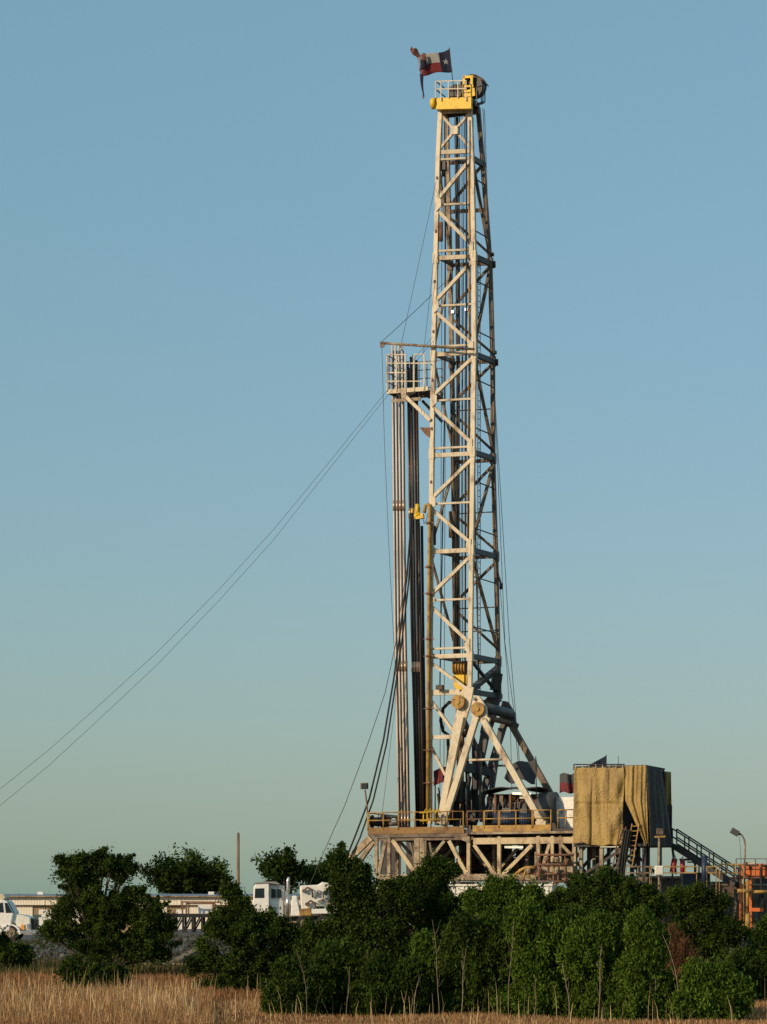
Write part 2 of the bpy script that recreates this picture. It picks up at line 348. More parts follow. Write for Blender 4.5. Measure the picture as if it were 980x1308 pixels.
# ================================================================= FOLIAGE
def leafcloud(cl_c, cl_r, per, size, asp, upright=0.):
    n = len(cl_c)*per
    c = np.repeat(cl_c, per, 0); r = np.repeat(cl_r, per, 0)
    d = np.clip(rng.normal(0, 1, (n, 3)), -2.1, 2.1); d[:, 2] *= (1+upright*.7)
    c = c+d*r[:, None]*.68
    a = rng.normal(0, 1, (n, 3)); a[:, 2] += upright*1.5; a /= np.linalg.norm(a, axis=1)[:, None]
    b = np.cross(a, rng.normal(0, 1, (n, 3))); b /= np.linalg.norm(b, axis=1)[:, None]
    s = size*rng.uniform(.6, 1.4, n)[:, None]
    V3 = np.stack([c-a*s, c+b*s*asp, c+a*s, c-b*s*asp], 1).reshape(-1, 3)
    fs = np.arange(4*n).reshape(-1, 4)
    return V3, fs
def tree(name, label, cat, px, Y, blobs, mat, leaf=.06, dens=1., group=None, asp=.48, upright=0., depth=.8, crad=.17, zb=None, trunk_r=.09, trunks=1, per=34, spray=1.):
    """blobs: (px, py, rx, ry) of the crown's lobes at distance Y"""
    bx = (px-490)/F*Y; bz = gz(bx, Y) if zb is None else zb
    t = thing(name, label, cat, (bx, Y, bz), group)
    k = Y/F
    tr = MB(); cs = []; rs = []; tn = []
    if group != G1:      # break every lobe into ragged smaller ones
        nb = []
        for (qx, qy, rx, ry) in blobs:
            for q in range(3):
                an = random.uniform(0, 6.28); rr = random.uniform(.25, .7); f = random.uniform(.45, .8)
                nb.append((qx+rx*rr*math.cos(an), qy+ry*rr*math.sin(an), rx*f, ry*f*random.uniform(.9, 1.3)))
            nb.append((qx, qy, rx*.5, ry*.5))
        blobs = nb
    for bi, (qx, qy, rx, ry) in enumerate(blobs):
        dy = random.uniform(-.5, .5)*rx*k*depth
        c = P(qx, qy, Y); c.y += dy; ax, az_, ay = rx*k, ry*k, rx*k*depth
        area = ax*az_*math.pi
        nc = max(4, int(area*44*dens*(.17/crad)**2))
        d = rng.normal(0, 1, (nc, 3)); d /= np.linalg.norm(d, axis=1)[:, None]
        rad = rng.random(nc)**.42 if group == G1 else np.clip(np.abs(rng.normal(0, .62, nc))+.08, 0, 1.5)
        edge = 1+.16*np.sin(d[:, 0]*5+bi)+.14*np.sin(d[:, 2]*7+2*bi)+rng.normal(0, .13, nc)
        pts = np.array(c)+d*(rad*edge)[:, None]*np.array([ax, ay, az_])
        pts[:, 2] = np.maximum(pts[:, 2], bz+.08)
        cs.append(pts); rs.append(crad*rng.uniform(.5, 1.6, nc)); tn.append(np.clip(.42+rng.normal(0, .24, nc)+.12*random.uniform(-1, 1), 0, 1))
        # leafy sprays that break the outline
        if spray:
            ns = max(2, int((rx+ry)*.2*spray))
            for q in range(ns):
                th = rng.uniform(0, 2*math.pi); el = rng.normal(.55, .6)
                dv = np.array([math.cos(th)*math.cos(el)*ax, math.sin(th)*math.cos(el)*ay, math.sin(el)*az_]); L_ = rng.uniform(.95, 1.4)
                tt = np.linspace(.6, L_, 9)
                sp = np.array(c)+dv*tt[:, None]; sp[:, 2] += (tt-.8)**2*.5*az_; sp += rng.normal(0, crad*.16, sp.shape)
                sp[:, 2] = np.maximum(sp[:, 2], bz+.08)
                cs.append(sp); rs.append(crad*np.linspace(.85, .22, 9)); tn.append(np.clip(np.full(9, rng.normal(.55, .2)), 0, 1))
                tr.path([Vc(c)+Vc(dv)*.2, Vc(sp[2]), Vc(sp[5]), Vc(sp[8])], trunk_r*.14, 4, trunk_r*.05)
        # limb to the lobe
        s = Vc((bx+random.uniform(-.15, .15)*(trunks > 1)*3, Y+random.uniform(-.1, .1), bz))
        j = Vc((bx+(c.x-bx)*.25, Y+(c.y-Y)*.3, bz+(c.z-bz)*.45))
        tr.path([s, s+(j-s)*.5+Vc((random.uniform(-.08, .08), 0, .05)), j, j+(c-j)*.6, c+Vc((0, 0, az_*.3))], trunk_r*random.uniform(.5, .9), 6, trunk_r*.15)
        for q in range(3):
            e = pts[random.randrange(nc)]
            st = j+(c-j)*random.uniform(.3, .95)
            tr.path([st, (st+Vc(e))*.5+Vc((0, 0, .06)), Vc(e)], trunk_r*.2, 4, trunk_r*.05)
    tr.tube(Vc((bx, Y, bz-.1)), Vc((bx, Y, bz+.25)), trunk_r, trunk_r*.9)
    tr.build('trunk', 'bark', t)
    cs = np.concatenate(cs); rs = np.concatenate(rs); tn = np.concatenate(tn)
    V3, fs = leafcloud(cs, rs, per, leaf, asp, upright)
    tint = np.repeat(tn, per)+rng.normal(0, .12, len(fs))
    npmesh('crown', V3, fs, np.clip(tint, 0, 1), mat, t)
    return t
G1 = 'trees behind the long building'
G2 = 'shrubs at the edge of the grass field'
tree('tree', 'broad dark round tree behind the tan building beside the wooden pole', 'tree', 240, 262,
     [(212, 1116, 24, 20), (240, 1110, 28, 20), (270, 1117, 26, 18), (225, 1132, 30, 14), (262, 1134, 34, 14)], 'leaf', .19, .75, G1, crad=.42, zb=0, trunk_r=.4, depth=.9, per=60, spray=.0)
tree('tree', 'spreading dark tree behind the white pump truck cab', 'tree', 362, 240,
     [(345, 1108, 18, 14), (364, 1103, 18, 15), (378, 1115, 20, 14), (355, 1125, 22, 12)], 'leaf', .18, .65, G1, crad=.4, zb=0, trunk_r=.35, depth=.9, per=60, spray=.0)
tree('tree', 'small dark tree behind the pump truck body', 'tree', 408, 244,
     [(400, 1114, 17, 13), (418, 1112, 15, 14), (405, 1125, 20, 10)], 'leaf', .18, .65, G1, crad=.4, zb=0, trunk_r=.3, depth=.9, per=60, spray=.0)
tree('tree', 'bushy dark tree standing alone at the left above the dry grass', 'tree', 118, 80,
     [(92, 1104, 20, 15), (134, 1102, 27, 16), (118, 1122, 34, 18), (160, 1118, 20, 16), (112, 1150, 40, 22), (160, 1148, 36, 22), (80, 1166, 24, 16), (85, 1190, 34, 20),
      (130, 1185, 44, 26), (182, 1178, 32, 24), (192, 1196, 24, 18), (110, 1212, 44, 18), (165, 1210, 42, 20), (198, 1218, 16, 12)], 'leaf', .04, .6, None, trunk_r=.1, trunks=2, per=44)
tree('shrub', 'low dark shrub in the dry grass below the left tree', 'shrub', 124, 63,
     [(100, 1252, 20, 18), (124, 1250, 24, 22), (146, 1258, 18, 18), (122, 1270, 30, 10)], 'leaf', .045, 1.1, G2, upright=.5, crad=.13, trunk_r=.03, trunks=3)
tree('shrub', 'dark shrub below the white truck at the left edge', 'shrub', 6, 88,
     [(-14, 1208, 20, 20), (8, 1214, 20, 18), (24, 1222, 14, 12)], 'leaf', .06, 1., G2, trunk_r=.05, trunks=2)
tree('tree', 'dense green tree in front of the white pump truck cab', 'tree', 318, 66,
     [(300, 1146, 14, 16), (334, 1178, 24, 12), (382, 1200, 20, 10), (308, 1164, 24, 22), (348, 1190, 26, 18), (288, 1184, 20, 18), (312, 1205, 46, 28), (262, 1232, 22, 20), (300, 1246, 50, 26), (350, 1232, 40, 28), (372, 1214, 20, 18), (392, 1232, 18, 16), (275, 1268, 30, 16), (340, 1266, 46, 18)],
     'leaf', .038, .5, G2, per=34, trunk_r=.06, trunks=3, upright=.3)
tree('tree', 'tall dark tree with its top left of the rig floor', 'tree', 446, 61,
     [(432, 1110, 17, 17), (448, 1122, 24, 20), (434, 1140, 15, 18), (462, 1146, 26, 20), (446, 1168, 26, 22), (480, 1156, 18, 18), (455, 1192, 50, 26), (430, 1218, 30, 22), (470, 1226, 46, 26), (436, 1256, 46, 22), (408, 1250, 30, 22), (480, 1262, 30, 18), (394, 1222, 18, 18), (500, 1200, 22, 30), (496, 1142, 20, 14), (516, 1150, 18, 20), (420, 1190, 26, 20)],
     'leaf', .038, .52, G2, per=34, trunk_r=.07, trunks=3, upright=.3)
tree('tree', 'dark tree reaching up over the middle of the rig substructure', 'tree', 552, 63,
     [(558, 1104, 11, 11), (572, 1118, 15, 16), (548, 1120, 16, 12), (560, 1140, 34, 20), (530, 1150, 26, 18), (508, 1166, 24, 20), (565, 1166, 42, 24), (545, 1196, 56, 28), (590, 1184, 22, 24), (505, 1215, 26, 30), (525, 1232, 42, 28), (575, 1236, 46, 28), (548, 1264, 58, 20)],
     'leaf', .038, .52, G2, per=34, trunk_r=.07, trunks=3, upright=.3)
tree('shrub', 'thin pale green shrub in front of the white tank', 'shrub', 640, 57,
     [(606, 1150, 12, 12), (632, 1142, 14, 18), (652, 1146, 18, 16), (682, 1150, 14, 12), (625, 1170, 18, 20), (660, 1172, 20, 18)], 'leaf_bright', .036, .26, G2, trunk_r=.03, trunks=3, upright=.6, crad=.16)
tree('tree', 'spreading dark tree below the tarp covered doghouse', 'tree', 742, 66,
     [(774, 1122, 16, 10), (802, 1132, 22, 12), (748, 1136, 24, 12), (712, 1150, 22, 14), (684, 1164, 26, 16), (735, 1154, 42, 22), (790, 1150, 44, 22), (826, 1160, 24, 24), (660, 1176, 26, 18), (715, 1186, 56, 24), (780, 1184, 52, 24), (820, 1196, 26, 24)],
     'leaf', .038, .5, G2, per=34, trunk_r=.08, trunks=3)
tree('tree', 'dark tree right of the lamp post below the outside stair', 'tree', 900, 72,
     [(872, 1146, 15, 10), (896, 1141, 18, 10), (916, 1154, 12, 8), (880, 1160, 26, 14), (910, 1168, 24, 14), (930, 1190, 14, 10), (895, 1180, 46, 22), (872, 1200, 26, 18), (930, 1200, 30, 20), (905, 1214, 36, 18)],
     'leaf', .038, .5, G2, per=34, trunk_r=.07, trunks=3)
tree('shrub', 'dark shrub at the right edge of the photograph below the orange tank', 'shrub', 985, 68,
     [(974, 1200, 14, 16), (992, 1196, 20, 20), (972, 1222, 16, 16), (1000, 1215, 26, 26)], 'leaf', .05, .95, G2, trunk_r=.05, trunks=3)
# low front row
low = [(612, 56.5, 'leaf', [(606, 1200, 26, 26), (628, 1214, 26, 24), (598, 1232, 30, 26), (620, 1258, 44, 24), (630, 1278, 40, 12)], 'mid green shrub at the foot of the white tank'),
       (690, 55.5, 'leaf_bright', [(672, 1196, 24, 24), (700, 1208, 28, 24), (675, 1232, 34, 26), (705, 1250, 34, 26), (686, 1276, 46, 14)], 'bright green upright shrub left of the doghouse legs'),
       (762, 55, 'leaf_bright', [(745, 1200, 24, 22), (772, 1206, 26, 22), (752, 1236, 36, 26), (785, 1246, 30, 26), (764, 1276, 46, 16)], 'bright green upright shrub below the tarp covered doghouse'),
       (826, 54.5, 'leaf_bright', [(822, 1198, 20, 22), (836, 1216, 20, 22), (818, 1240, 26, 26), (838, 1262, 28, 22), (822, 1284, 40, 14)], 'tallest light green shrub below the lamp post'),
       (655, 57.5, 'leaf', [(648, 1192, 18, 20), (662, 1218, 22, 24), (650, 1246, 26, 26), (664, 1270, 28, 16)], 'dark green shrub between the tank shrub and the brighter one to its right'),
       (728, 57, 'leaf', [(722, 1186, 20, 18), (736, 1210, 22, 24), (722, 1242, 26, 26), (732, 1272, 30, 16)], 'dark green shrub between the two bright upright shrubs'),
       (800, 56.5, 'leaf', [(794, 1206, 20, 22), (806, 1232, 22, 24), (796, 1262, 26, 20)], 'dark green shrub just left of the tallest light green shrub'),
       (556, 57, 'leaf_bright', [(546, 1228, 20, 22), (568, 1236, 22, 24), (552, 1264, 30, 20)], 'mid green shrub at the foot of the tall middle tree'),
       (442, 57, 'leaf', [(430, 1240, 22, 20), (454, 1246, 22, 22), (440, 1272, 32, 14)], 'shrub at the foot of the tall tree left of the rig'),
       (500, 56, 'leaf', [(484, 1250, 24, 20), (512, 1254, 26, 22), (498, 1276, 40, 14)], 'small dark shrub below the left end of the rig floor'),
       (378, 56.5, 'leaf', [(366, 1256, 24, 20), (392, 1262, 24, 18), (376, 1278, 36, 12)], 'small shrub in the grass below the pump truck wheels'),
       (906, 54, 'leaf_bright', [(892, 1262, 20, 22), (915, 1256, 20, 20), (934, 1276, 22, 18), (900, 1290, 36, 16)], 'loose green shrub on the reddish soil at lower right'),
       (968, 64, 'leaf', [(962, 1242, 16, 14), (982, 1248, 18, 16), (940, 1232, 14, 10)], 'small dark shrub beside the grey twig bush at right')]
for px, Y, mt, bl, lb in low:
    tree('shrub', lb, 'shrub', px, Y-6.5, bl+[(px-14, 1288, 24, 12), (px+14, 1291, 24, 12)], mt, .04, .27, G2, per=34, spray=2.2, trunk_r=.03, trunks=4, upright=.9, crad=.16, asp=.4)
tree('dead_shrub', 'leafless reddish brown dead shrub at lower right', 'shrub', 868, 56,
     [(862, 1215, 14, 20), (874, 1236, 20, 22), (866, 1264, 22, 22), (880, 1286, 26, 16)], 'leaf_dry', .05, .38, None, trunk_r=.04, trunks=4, upright=1.2, crad=.15, asp=.12)
tree('twig_bush', 'bare grey twig bush at the right edge on the bank', 'shrub', 958, 84,
     [(945, 1216, 16, 12), (966, 1212, 18, 14), (984, 1218, 14, 12)], 'leaf_grey', .07, .8, None, trunk_r=.03, trunks=4, upright=.8, crad=.15, asp=.1)
# pale bare weed stems: countable
GS = 'bare pale stems in front of the shrubs'
def stem(px, pyb, h, leanx, Y, thin, label):
    x = (px-490)/F*Y; z = gz(x, Y); b = Vc((x, Y, z)); m = MB(); pts = []
    for i in range(7):
        t = i/6; pts.append(b+Vc((leanx*t*t+.012*math.sin(i*1.3+px), .012*math.sin(i+px), h*t)))
    m.path(pts, thin, 5, thin*.3)
    for q in range(7):
        s = pts[2+q % 4]; d = Vc((random.uniform(-.2, .2), random.uniform(-.2, .2), random.uniform(.2, .5)))*h*.3
        m.path([s, s+d*.6, s+d+Vc((0, 0, .05))], thin*.45, 4, thin*.15)
    o = m.build('weed_stem', 'straw_stem', loc=tuple(b)); tag(o, label, 'weed stem', GS)
for i in range(13):
    px = 400+i*40+random.uniform(-16, 16)
    stem(px, 0, random.uniform(.7, 1.9), random.uniform(-.5, .4) if i % 3 == 0 else random.uniform(-.15, .15), 47.5+random.uniform(-1.5, 3), random.uniform(.004, .0085), 'thin pale leafless stem standing before the dark shrubs')
# ================================================================= MAST
LX = {'A': ([120, 140, 200, 330, 455, 580, 700, 840, 1060], [564, 563, 560, 557, 554, 552, 551, 549.5, 549]),
      'B': ([120, 140, 200, 330, 455, 600, 720, 840, 900, 1060], [600, 600, 603, 605.7, 606, 604, 602.5, 601, 600, 599]),
      'C': ([120, 140, 200, 330, 455, 600, 720, 840, 900, 1060], [609, 611, 616, 626, 629.5, 630, 634, 636.5, 638, 641]),
      'D': ([120, 140, 200, 330, 455, 600, 720, 840, 1060], [570, 570.5, 571.7, 575, 577, 580.5, 583, 584.5, 588])}
def LY(k, py):
    bd = float(np.interp(py, [140, 840], [.3, .9])); dp = float(np.interp(py, [140, 200, 455, 600, 840], [1.1, 1.25, 1.95, 2.25, 3.2]))
    return 150.6-(bd if k in 'BC' else 0)+(dp if k in 'CD' else 0)
def leg_py(k, py):
    return P(float(np.interp(py, *LX[k])), py, LY(k, py))
def leg(k, py0):
    """point of leg k at the real height of leg A's row py0"""
    z = P(0, py0, 150.6).z; py = py0
    for _ in range(4): py = HOR-(z-EYE)*F/LY(k, py)
    p = leg_py(k, py); p.z = z; return p
mast = thing('drilling_mast', 'tall cream lattice drilling mast with a yellow crown rising from the rig floor', 'drilling mast', RR(1.3, 1.6, ZD))
rows = [138, 200, 262, 330, 391, 455, 512, 580, 644, 705, 767, 840]
for k in 'ABCD':
    m = MB(); last = {'A': 1052, 'B': 892, 'C': 892, 'D': 1052}[k]
    pts = [leg(k, r) for r in [132]+rows[1:]+([last])]
    for a, b in zip(pts[:-1], pts[1:]):
        w = .235 if k in 'AB' else .22
        m.bar(a, b+(b-a).normalized()*.02, w, w*1.05, up=U)
    o = m.build('leg', {'A': 'cream', 'B': 'cream', 'C': 'brown', 'D': 'cream_worn'}[k], mast)  # brown on the rear right leg puts its shaded side into the colour
# splice sleeves / pin joints on legs
for k in 'ABCD':
    for r in (330, 455, 580, 705, 840):
        p = leg(k, r); m = MB(); m.bar(p-Vc((0, 0, .3)), p+Vc((0, 0, .3)), .3, .31, up=U)
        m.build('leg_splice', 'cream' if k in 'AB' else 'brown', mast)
def girt(a, b, w, h, mat, name='girt'):
    m = MB(); m.bar(a, b, w, h); return m.build(name, mat, mast)
for r in (143, 195, 204, 262, 321, 330, 391, 443, 453, 512, 573, 582, 644, 705, 767, 829, 839):
    big = r in (143, 195, 330, 453, 582, 705, 839)
    girt(leg('A', r), leg('B', r), .14, .24 if big else .11, 'cream')
for r in (204, 330, 455, 580, 705, 840, 885):
    girt(leg('B', r), leg('C', r)+(leg('C', r)-leg('B', r)).normalized()*.25, .2, .3, 'grey')  # grey here stands for the unlit right face of the cream mast
for r in (143, 330, 455, 705, 840): girt(leg('A', r-3), leg('D', r-3), .16, .22, 'cream_worn')
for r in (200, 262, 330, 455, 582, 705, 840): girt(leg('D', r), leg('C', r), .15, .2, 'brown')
for r in (516, 648, 770, 800): girt(leg('D', r), leg('C', r), .05, .06, 'dark')
def brace(ka, ra, kb, rb, w, mat, h=None):
    m = MB(); m.bar(leg(ka, ra), leg(kb, rb), w, h or w, up=W); m.build('brace', mat, mast)
zz = [(204, 256), (268, 318), (334, 386), (397, 445), (458, 506), (519, 570), (588, 637), (650, 697), (712, 760), (774, 824)]
for i, (a, b) in enumerate(zz):
    brace(*(('B', a, 'A', b) if i % 2 == 0 else ('A', a, 'B', b)), .19, 'cream')
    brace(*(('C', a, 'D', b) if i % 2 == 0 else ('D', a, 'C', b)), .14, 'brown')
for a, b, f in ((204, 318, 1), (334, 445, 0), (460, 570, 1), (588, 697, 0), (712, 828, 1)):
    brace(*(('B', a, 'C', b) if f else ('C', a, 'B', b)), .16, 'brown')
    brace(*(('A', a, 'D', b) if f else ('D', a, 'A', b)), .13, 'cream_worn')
brace('C', 848, 'B', 884, .3, 'grey'); brace('B', 844, 'C', 884, .16, 'dark')
brace('A', 846, 'B', 884, .17, 'cream')
# gusset plates at the zigzag nodes
for i, (a, b) in enumerate(zz):
    k = 'A' if i % 2 == 0 else 'B'
    p = leg(k, b+(5 if k == 'A' else 4)); s = 1 if k == 'A' else -1
    m = MB(); d = U*s; fw = -W*.1
    m.plate([p+fw+Vc((0, 0, .45)), p+fw+Vc((0, 0, -.45)), p+fw+d*.3+Vc((0, 0, -.2)), p+fw+d*.3+Vc((0, 0, .2))], -W*.08); m.build('gusset', 'cream', mast)
# X panel at the top
ct = (leg('A', 168)+leg('B', 168))/2
m = MB()
for k, r in (('A', 146), ('B', 146), ('A', 192), ('B', 192)): m.bar(ct, leg(k, r), .14, .14, up=W)
m.build('cross_brace', 'cream', mast)
m = MB(); m.box(ct-W*.1, .42, .1, .48, (U, W)); m.build('gusset', 'cream', mast)
# lower front girts and web below the pivot
pA = leg('A', 885); m = MB(); m.bar(pA, RP(588, 884, 0), .2, .3); m.build('girt', 'cream', mast)
m = MB(); m.bar(leg('A', 942), RP(583, 941, 0), .18, .22); m.build('girt', 'cream', mast)
m = MB(); m.bar(leg('A', 893), RP(584, 940, .05), .17, .17, up=W); m.build('brace', 'cream', mast)
m = MB(); m.bar(leg('A', 950), RP(569, 990, .1), .14, .14, up=W); m.build('brace', 'cream', mast)
# rear legs' own lower brace
m = MB(); m.bar(leg('D', 900), RP(622, 985, 3.3), .2, .3); m.build('girt', 'dark', mast)
# front pivot, gusset and the inclined mast foot
def pivot_set(v, cm, dm, px0=0, py0=0):
    if v < 1:
        q = lambda x, y: RP(x, y, v)
    else:
        q = lambda x, y: RP(x+35, y+6, v)
    m = MB(); m.plate([q(596, 876), q(605, 878), q(601, 900), q(590, 935), q(578, 930), q(584, 905), q(580, 892)], W*.16); m.build('foot_gusset', cm, mast)
    m = MB(); m.bar(q(588, 915), q(562, 1052), .52, .3, up=W, w2=.3, h2=.3); m.build('mast_foot', cm, mast)
    c = q(587, 897); m = MB(); m.tube(c-W*.3, c+W*.3, .4, n=24); m.tube(c-W*.36, c-W*.3, .14, n=16)
    for a in range(5):
        e = c+U*(.27*math.cos(a*1.257))+Vc((0, 0, .27*math.sin(a*1.257))); m.tube(e-W*.34, e-W*.29, .035, n=6)
    m.build('pivot_sheave', dm, mast)
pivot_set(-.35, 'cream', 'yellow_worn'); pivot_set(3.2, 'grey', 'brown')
# standpipe with gooseneck
m = MB(); m.path([RP(546.5, 1045, -.3), RP(547, 900, -.3), RP(548, 760, -.3), RP(549, 660, -.3), RP(549, 648, -.3), RP(547, 644, -.3), RP(543.5, 646, -.3), RP(542, 655, -.3)], .11, 8)
m.build('standpipe', 'yellow_worn', mast)
for r in (668, 724, 758, 816, 838, 905, 958, 1000):
    p = RP(548, r, -.3); m = MB(); m.tube(p-Vc((0, 0, .07)), p+Vc((0, 0, .07)), .17, n=10); m.bar(p, p+U*.3, .08); m.bar(p-U*.35, p, .04); m.build('pipe_clamp', 'rusty', mast)
m = MB(); m.path([RP(598.5, 205, .6), RP(600, 300, .6), RP(600, 440, .6), RP(598, 700, .6)], .07, 8); m.build('guide_pipe', 'yellow_worn', mast)
# inner guide channels
for (xa, xb, vv, rr_) in ((595.5, 594, .35, .05), (568, 562, 1.6, .04), (604, 612, 1.6, .045)):
    m = MB(); m.path([RP(xa, 150, vv*.6), RP(xa+.8, 330, vv*.8), RP(xa, 520, vv), RP((xa+xb)/2, 700, vv), RP(xb, 880, vv)], rr_, 6); m.build('hose_loom', 'rubber', mast)
for r_ in (228, 296, 360, 424, 486, 548, 616, 676, 738, 802):
    a_, b_ = leg('B', r_), leg('C', r_+2); m = MB(); m.bar(a_, b_, .05, .06); m.build('tie_rod', 'dark', mast)
    m = MB(); c_ = leg('A', r_); m.box(c_-W*.14, .1, .06, .16, (U, W)); m.build('cleat', 'rusty', mast)
m = MB(); m.path([RP(584, 150, 1.0), RP(585, 400, 1.2), RP(586, 840, 1.6)], .09, 6); m.build('guide_rail', 'dark', mast)
m = MB(); m.path([RP(577, 455, 2.2), RP(579, 600, 2.2), RP(582, 860, 2.4)], .14, 6); m.build('guide_rail', 'brown', mast)
m = MB(); p = RP(578.5, 670, 2.0); m.tube(p-Vc((0, 0, .75)), p+Vc((0, 0, .75)), .24, n=12); m.build('counterweight', 'brown', mast)
m = MB(); p = RP(563.5, 296, .2); m.tube(p-Vc((0, 0, .55)), p+Vc((0, 0, .55)), .12, n=10); m.build('counterweight', 'rusty', mast)
m = MB(); p = RP(566.5, 212, .4); m.box(p, .35, .3, .5, (U, W)); m.tube(p-Vc((0, 0, .6)), p, .1); m.build('snatch_block', 'dark', mast)
m = MB(); p = RP(554.5, 684, .2); m.box(p, .18, .2, 1.1, (U, W)); m.build('cable_box', 'dark', mast)
# ladder on the right side
m = MB(); T = RP(612, 200, 1.0); lad = [RP(612, y, 1.2) for y in (330, 455, 600, 760, 885)]
for a, b in zip(lad[:-1], lad[1:]):
    for s in (-.2, .2): m.bar(a+W*s, b+W*s, .04, .04)
    n = int((a.z-b.z)/.33)
    for i in range(n):
        c = a+(b-a)*((i+.5)/n); m.bar(c-W*.2, c+W*.2, .03, .03)
m.build('ladder', 'dark', mast)
for (x, y, v) in ((578, 398, .5), (595.5, 395, .5)):
    p = RP(x, y, v); m = MB(); m.box(p+W*.12, .2, .16, .2, (U, W)); m.bar(p+W*.15, p+W*.15-Vc((0, 0, .45)), .05); f = m.build('floodlight', 'dark', mast)
    m = MB(); m.box(p+W*.02, .15, .03, .15, (U, W)); m.build('lens', 'lamp', f)
p = RP(562, 878, -.4); m = MB(); m.box(p, .4, .3, .26, (U, W)); m.bar(p, p-Vc((0, 0, .3)), .05); m.build('floodlight', 'dark', mast)
# small bracket on left leg, hook on right
m = MB(); m.plate([RP(536, 546, -.1), RP(549, 546, -.1), RP(549, 559, -.1), RP(544, 556, -.1)], W*.12); m.build('bracket', 'rusty', mast)
m = MB(); p = leg('C', 720); m.bar(p, p+U*.3-Vc((0, 0, 1.0)), .1); m.tube(p+U*.3-Vc((0, 0, 1.25)), p+U*.3-Vc((0, 0, .9)), .11); m.build('line_bracket', 'dark', mast)
for r in (330, 455): 
    p = leg('C', r); m = MB(); m.bar(p, p+U*.22+W*.2-Vc((0, 0, .1)), .18); m.tube(p+U*.22+W*.1-Vc((0, 0, .25)), p+U*.22+W*.1+Vc((0, 0, .12)), .09); m.build('pin_lug', 'dark', mast)
    m = MB(); m.tube(p+U*.1+Vc((0, 0, .5)), p+U*.22+Vc((0, 0, .5)), .12); m.build('pin', 'dark', mast)
# ---- crown
m = MB()
m.plate([RP(557, 125, -.25), RP(602, 124, -.25), RP(602, 138.5, -.25), RP(557, 139.5, -.25)], W*.3)
m.build('crown_beam', 'yellow', mast)
m = MB(); e = RP(557, 132, -.1)
m.tube(e-U*.25, e+U*.02, .33, n=8); m.build('beam_end', 'yellow', mast)
m = MB(); c = leg('A', 128); u0 = -.1; 
zc = RP(580, 125, 0).z
cu = (RP(557, 125, 0)-O).dot(U)
m.rbox(cu+.02, cu+2.15, .06, 1.35, zc-.32, zc-.02); m.build('crown_deck', 'dark', mast)
m = MB(); m.rbox(cu+.05, cu+2.1, 1.36, 1.6, zc-.6, zc-.02); m.build('crown_beam', 'brown', mast)
# crown housing
m = MB()
for x in (593, 603): m.bar(RP(x, 124, .1), RP(x, 97, .1), .14, .14)
m.bar(RP(592, 99, .1), RP(605, 98, .1), .14, .14); m.bar(RP(592, 110, .08), RP(605, 110, .08), .12, .12)
m.plate([RP(594, 124, .02), RP(607, 122, .02), RP(606, 112, .02), RP(594, 116, .02)], W*.1)
m.build('sheave_frame', 'yellow', mast)
for i in range(5):
    c = RP(603+i*1.2, 112, .35+i*.22); m = MB(); m.tube(c-W*.06, c+W*.06, .66, n=28); m.tube(c-W*.1, c+W*.1, .16, n=12)
    m.build('crown_sheave', 'dark', mast)
m = MB(); c0 = RP(602, 111, .3)
def hood(a, b): 
    t = R(20+140*a); return c0+U*(.72*math.cos(t))+Vc((0, 0, .72*math.sin(t)))+W*(1.1*b)
m.grid(hood, 14, 1); m.build('sheave_cover', 'rusty', mast, solid=.03)
m = MB(); m.plate([RP(573, 123, .5), RP(590, 123, .5), RP(591, 108, .5), RP(581, 107, .5), RP(573, 112, .5)], W*.4); m.build('crown_winch', 'dark', mast)
# crown rail
m = MB(); rails = []
px_ = [556.5, 563.5, 573, 585, 595.5]
for x in px_: m.bar(RP(x, 129 if x in (563.5, 595.5) else 125, -.32), RP(x, 103, -.32), .05)
for y in (104, 114): m.bar(RP(556, y, -.32), RP(596, y-1, -.32), .05)
m.build('front_railing', 'cream', mast)
m = MB()
for i in range(4):
    b = RP(556.5, 125, -.3+i*.5); m.bar(b, b+Vc((0, 0, .98)), .05)
for z in (.5, .98):
    b = RP(556.5, 125, -.3); e = RP(556.5, 125, -.3)+W*1.6; m.bar(b+Vc((0, 0, z)), e+Vc((0, 0, z)), .05)
m.build('side_railing', 'brown', mast)
m = MB(); ring = [RP(609, 133, -.1), RP(617, 130, .3), RP(619.5, 130, 1.0), RP(615, 132, 1.6)]
for z in (.0, .45, .95):
    for a, b in zip(ring[:-1], ring[1:]): m.bar(a+Vc((0, 0, z)), b+Vc((0, 0, z)), .06)
for a in ring: m.bar(a, a+Vc((0, 0, .98)), .05)
m.plate(ring+[RP(603, 134, 1.5), RP(603, 134, .1)], Vc((0, 0, -.08))); m.build('crown_basket', 'dark', mast)
# ---- racking board
bd = MB(); zb = RP(500, 500, -.1).z
uL = (RP(494.5, 500, -.1)-O).dot(U); uR = -.05
bd.rbox(uL, uR, -.16, -.02, zb-.13, zb+.11)
rb = bd.build('racking_board', 'cream', mast)
m = MB()
m.rbox(uL, uL+.12, .0, 2.2, zb-.1, zb+.08)
for i in range(9): m.rbox(uL+.14, -.75, .1+i*.24, .16+i*.24, zb-.06, zb)
m.rbox(-.7, uR, .02, 2.2, zb-.2, zb-.04)
m.build('finger', 'dark', rb)
m = MB()
for x in (494.5, 506.5, 518, 529, 542): m.bar(RP(x, 500, -.18), RP(x, 453 if x != 542 else 452, -.18), .07)
for y in (453, 464, 476, 487): m.bar(RP(494, y, -.18), RP(519 if y != 464 else 549, y, -.18), .06)
m.bar(RP(529, 453, -.18), RP(542, 452, -.18), .05); m.bar(RP(519, 487, -.18), RP(540, 487, -.18), .05)
m.build('railing', 'cream', rb)
m = MB()
for i in range(5):
    b = RR(uL+.05, .1+i*.5, zb); m.bar(b, b+Vc((0, 0, 2.1)), .06)
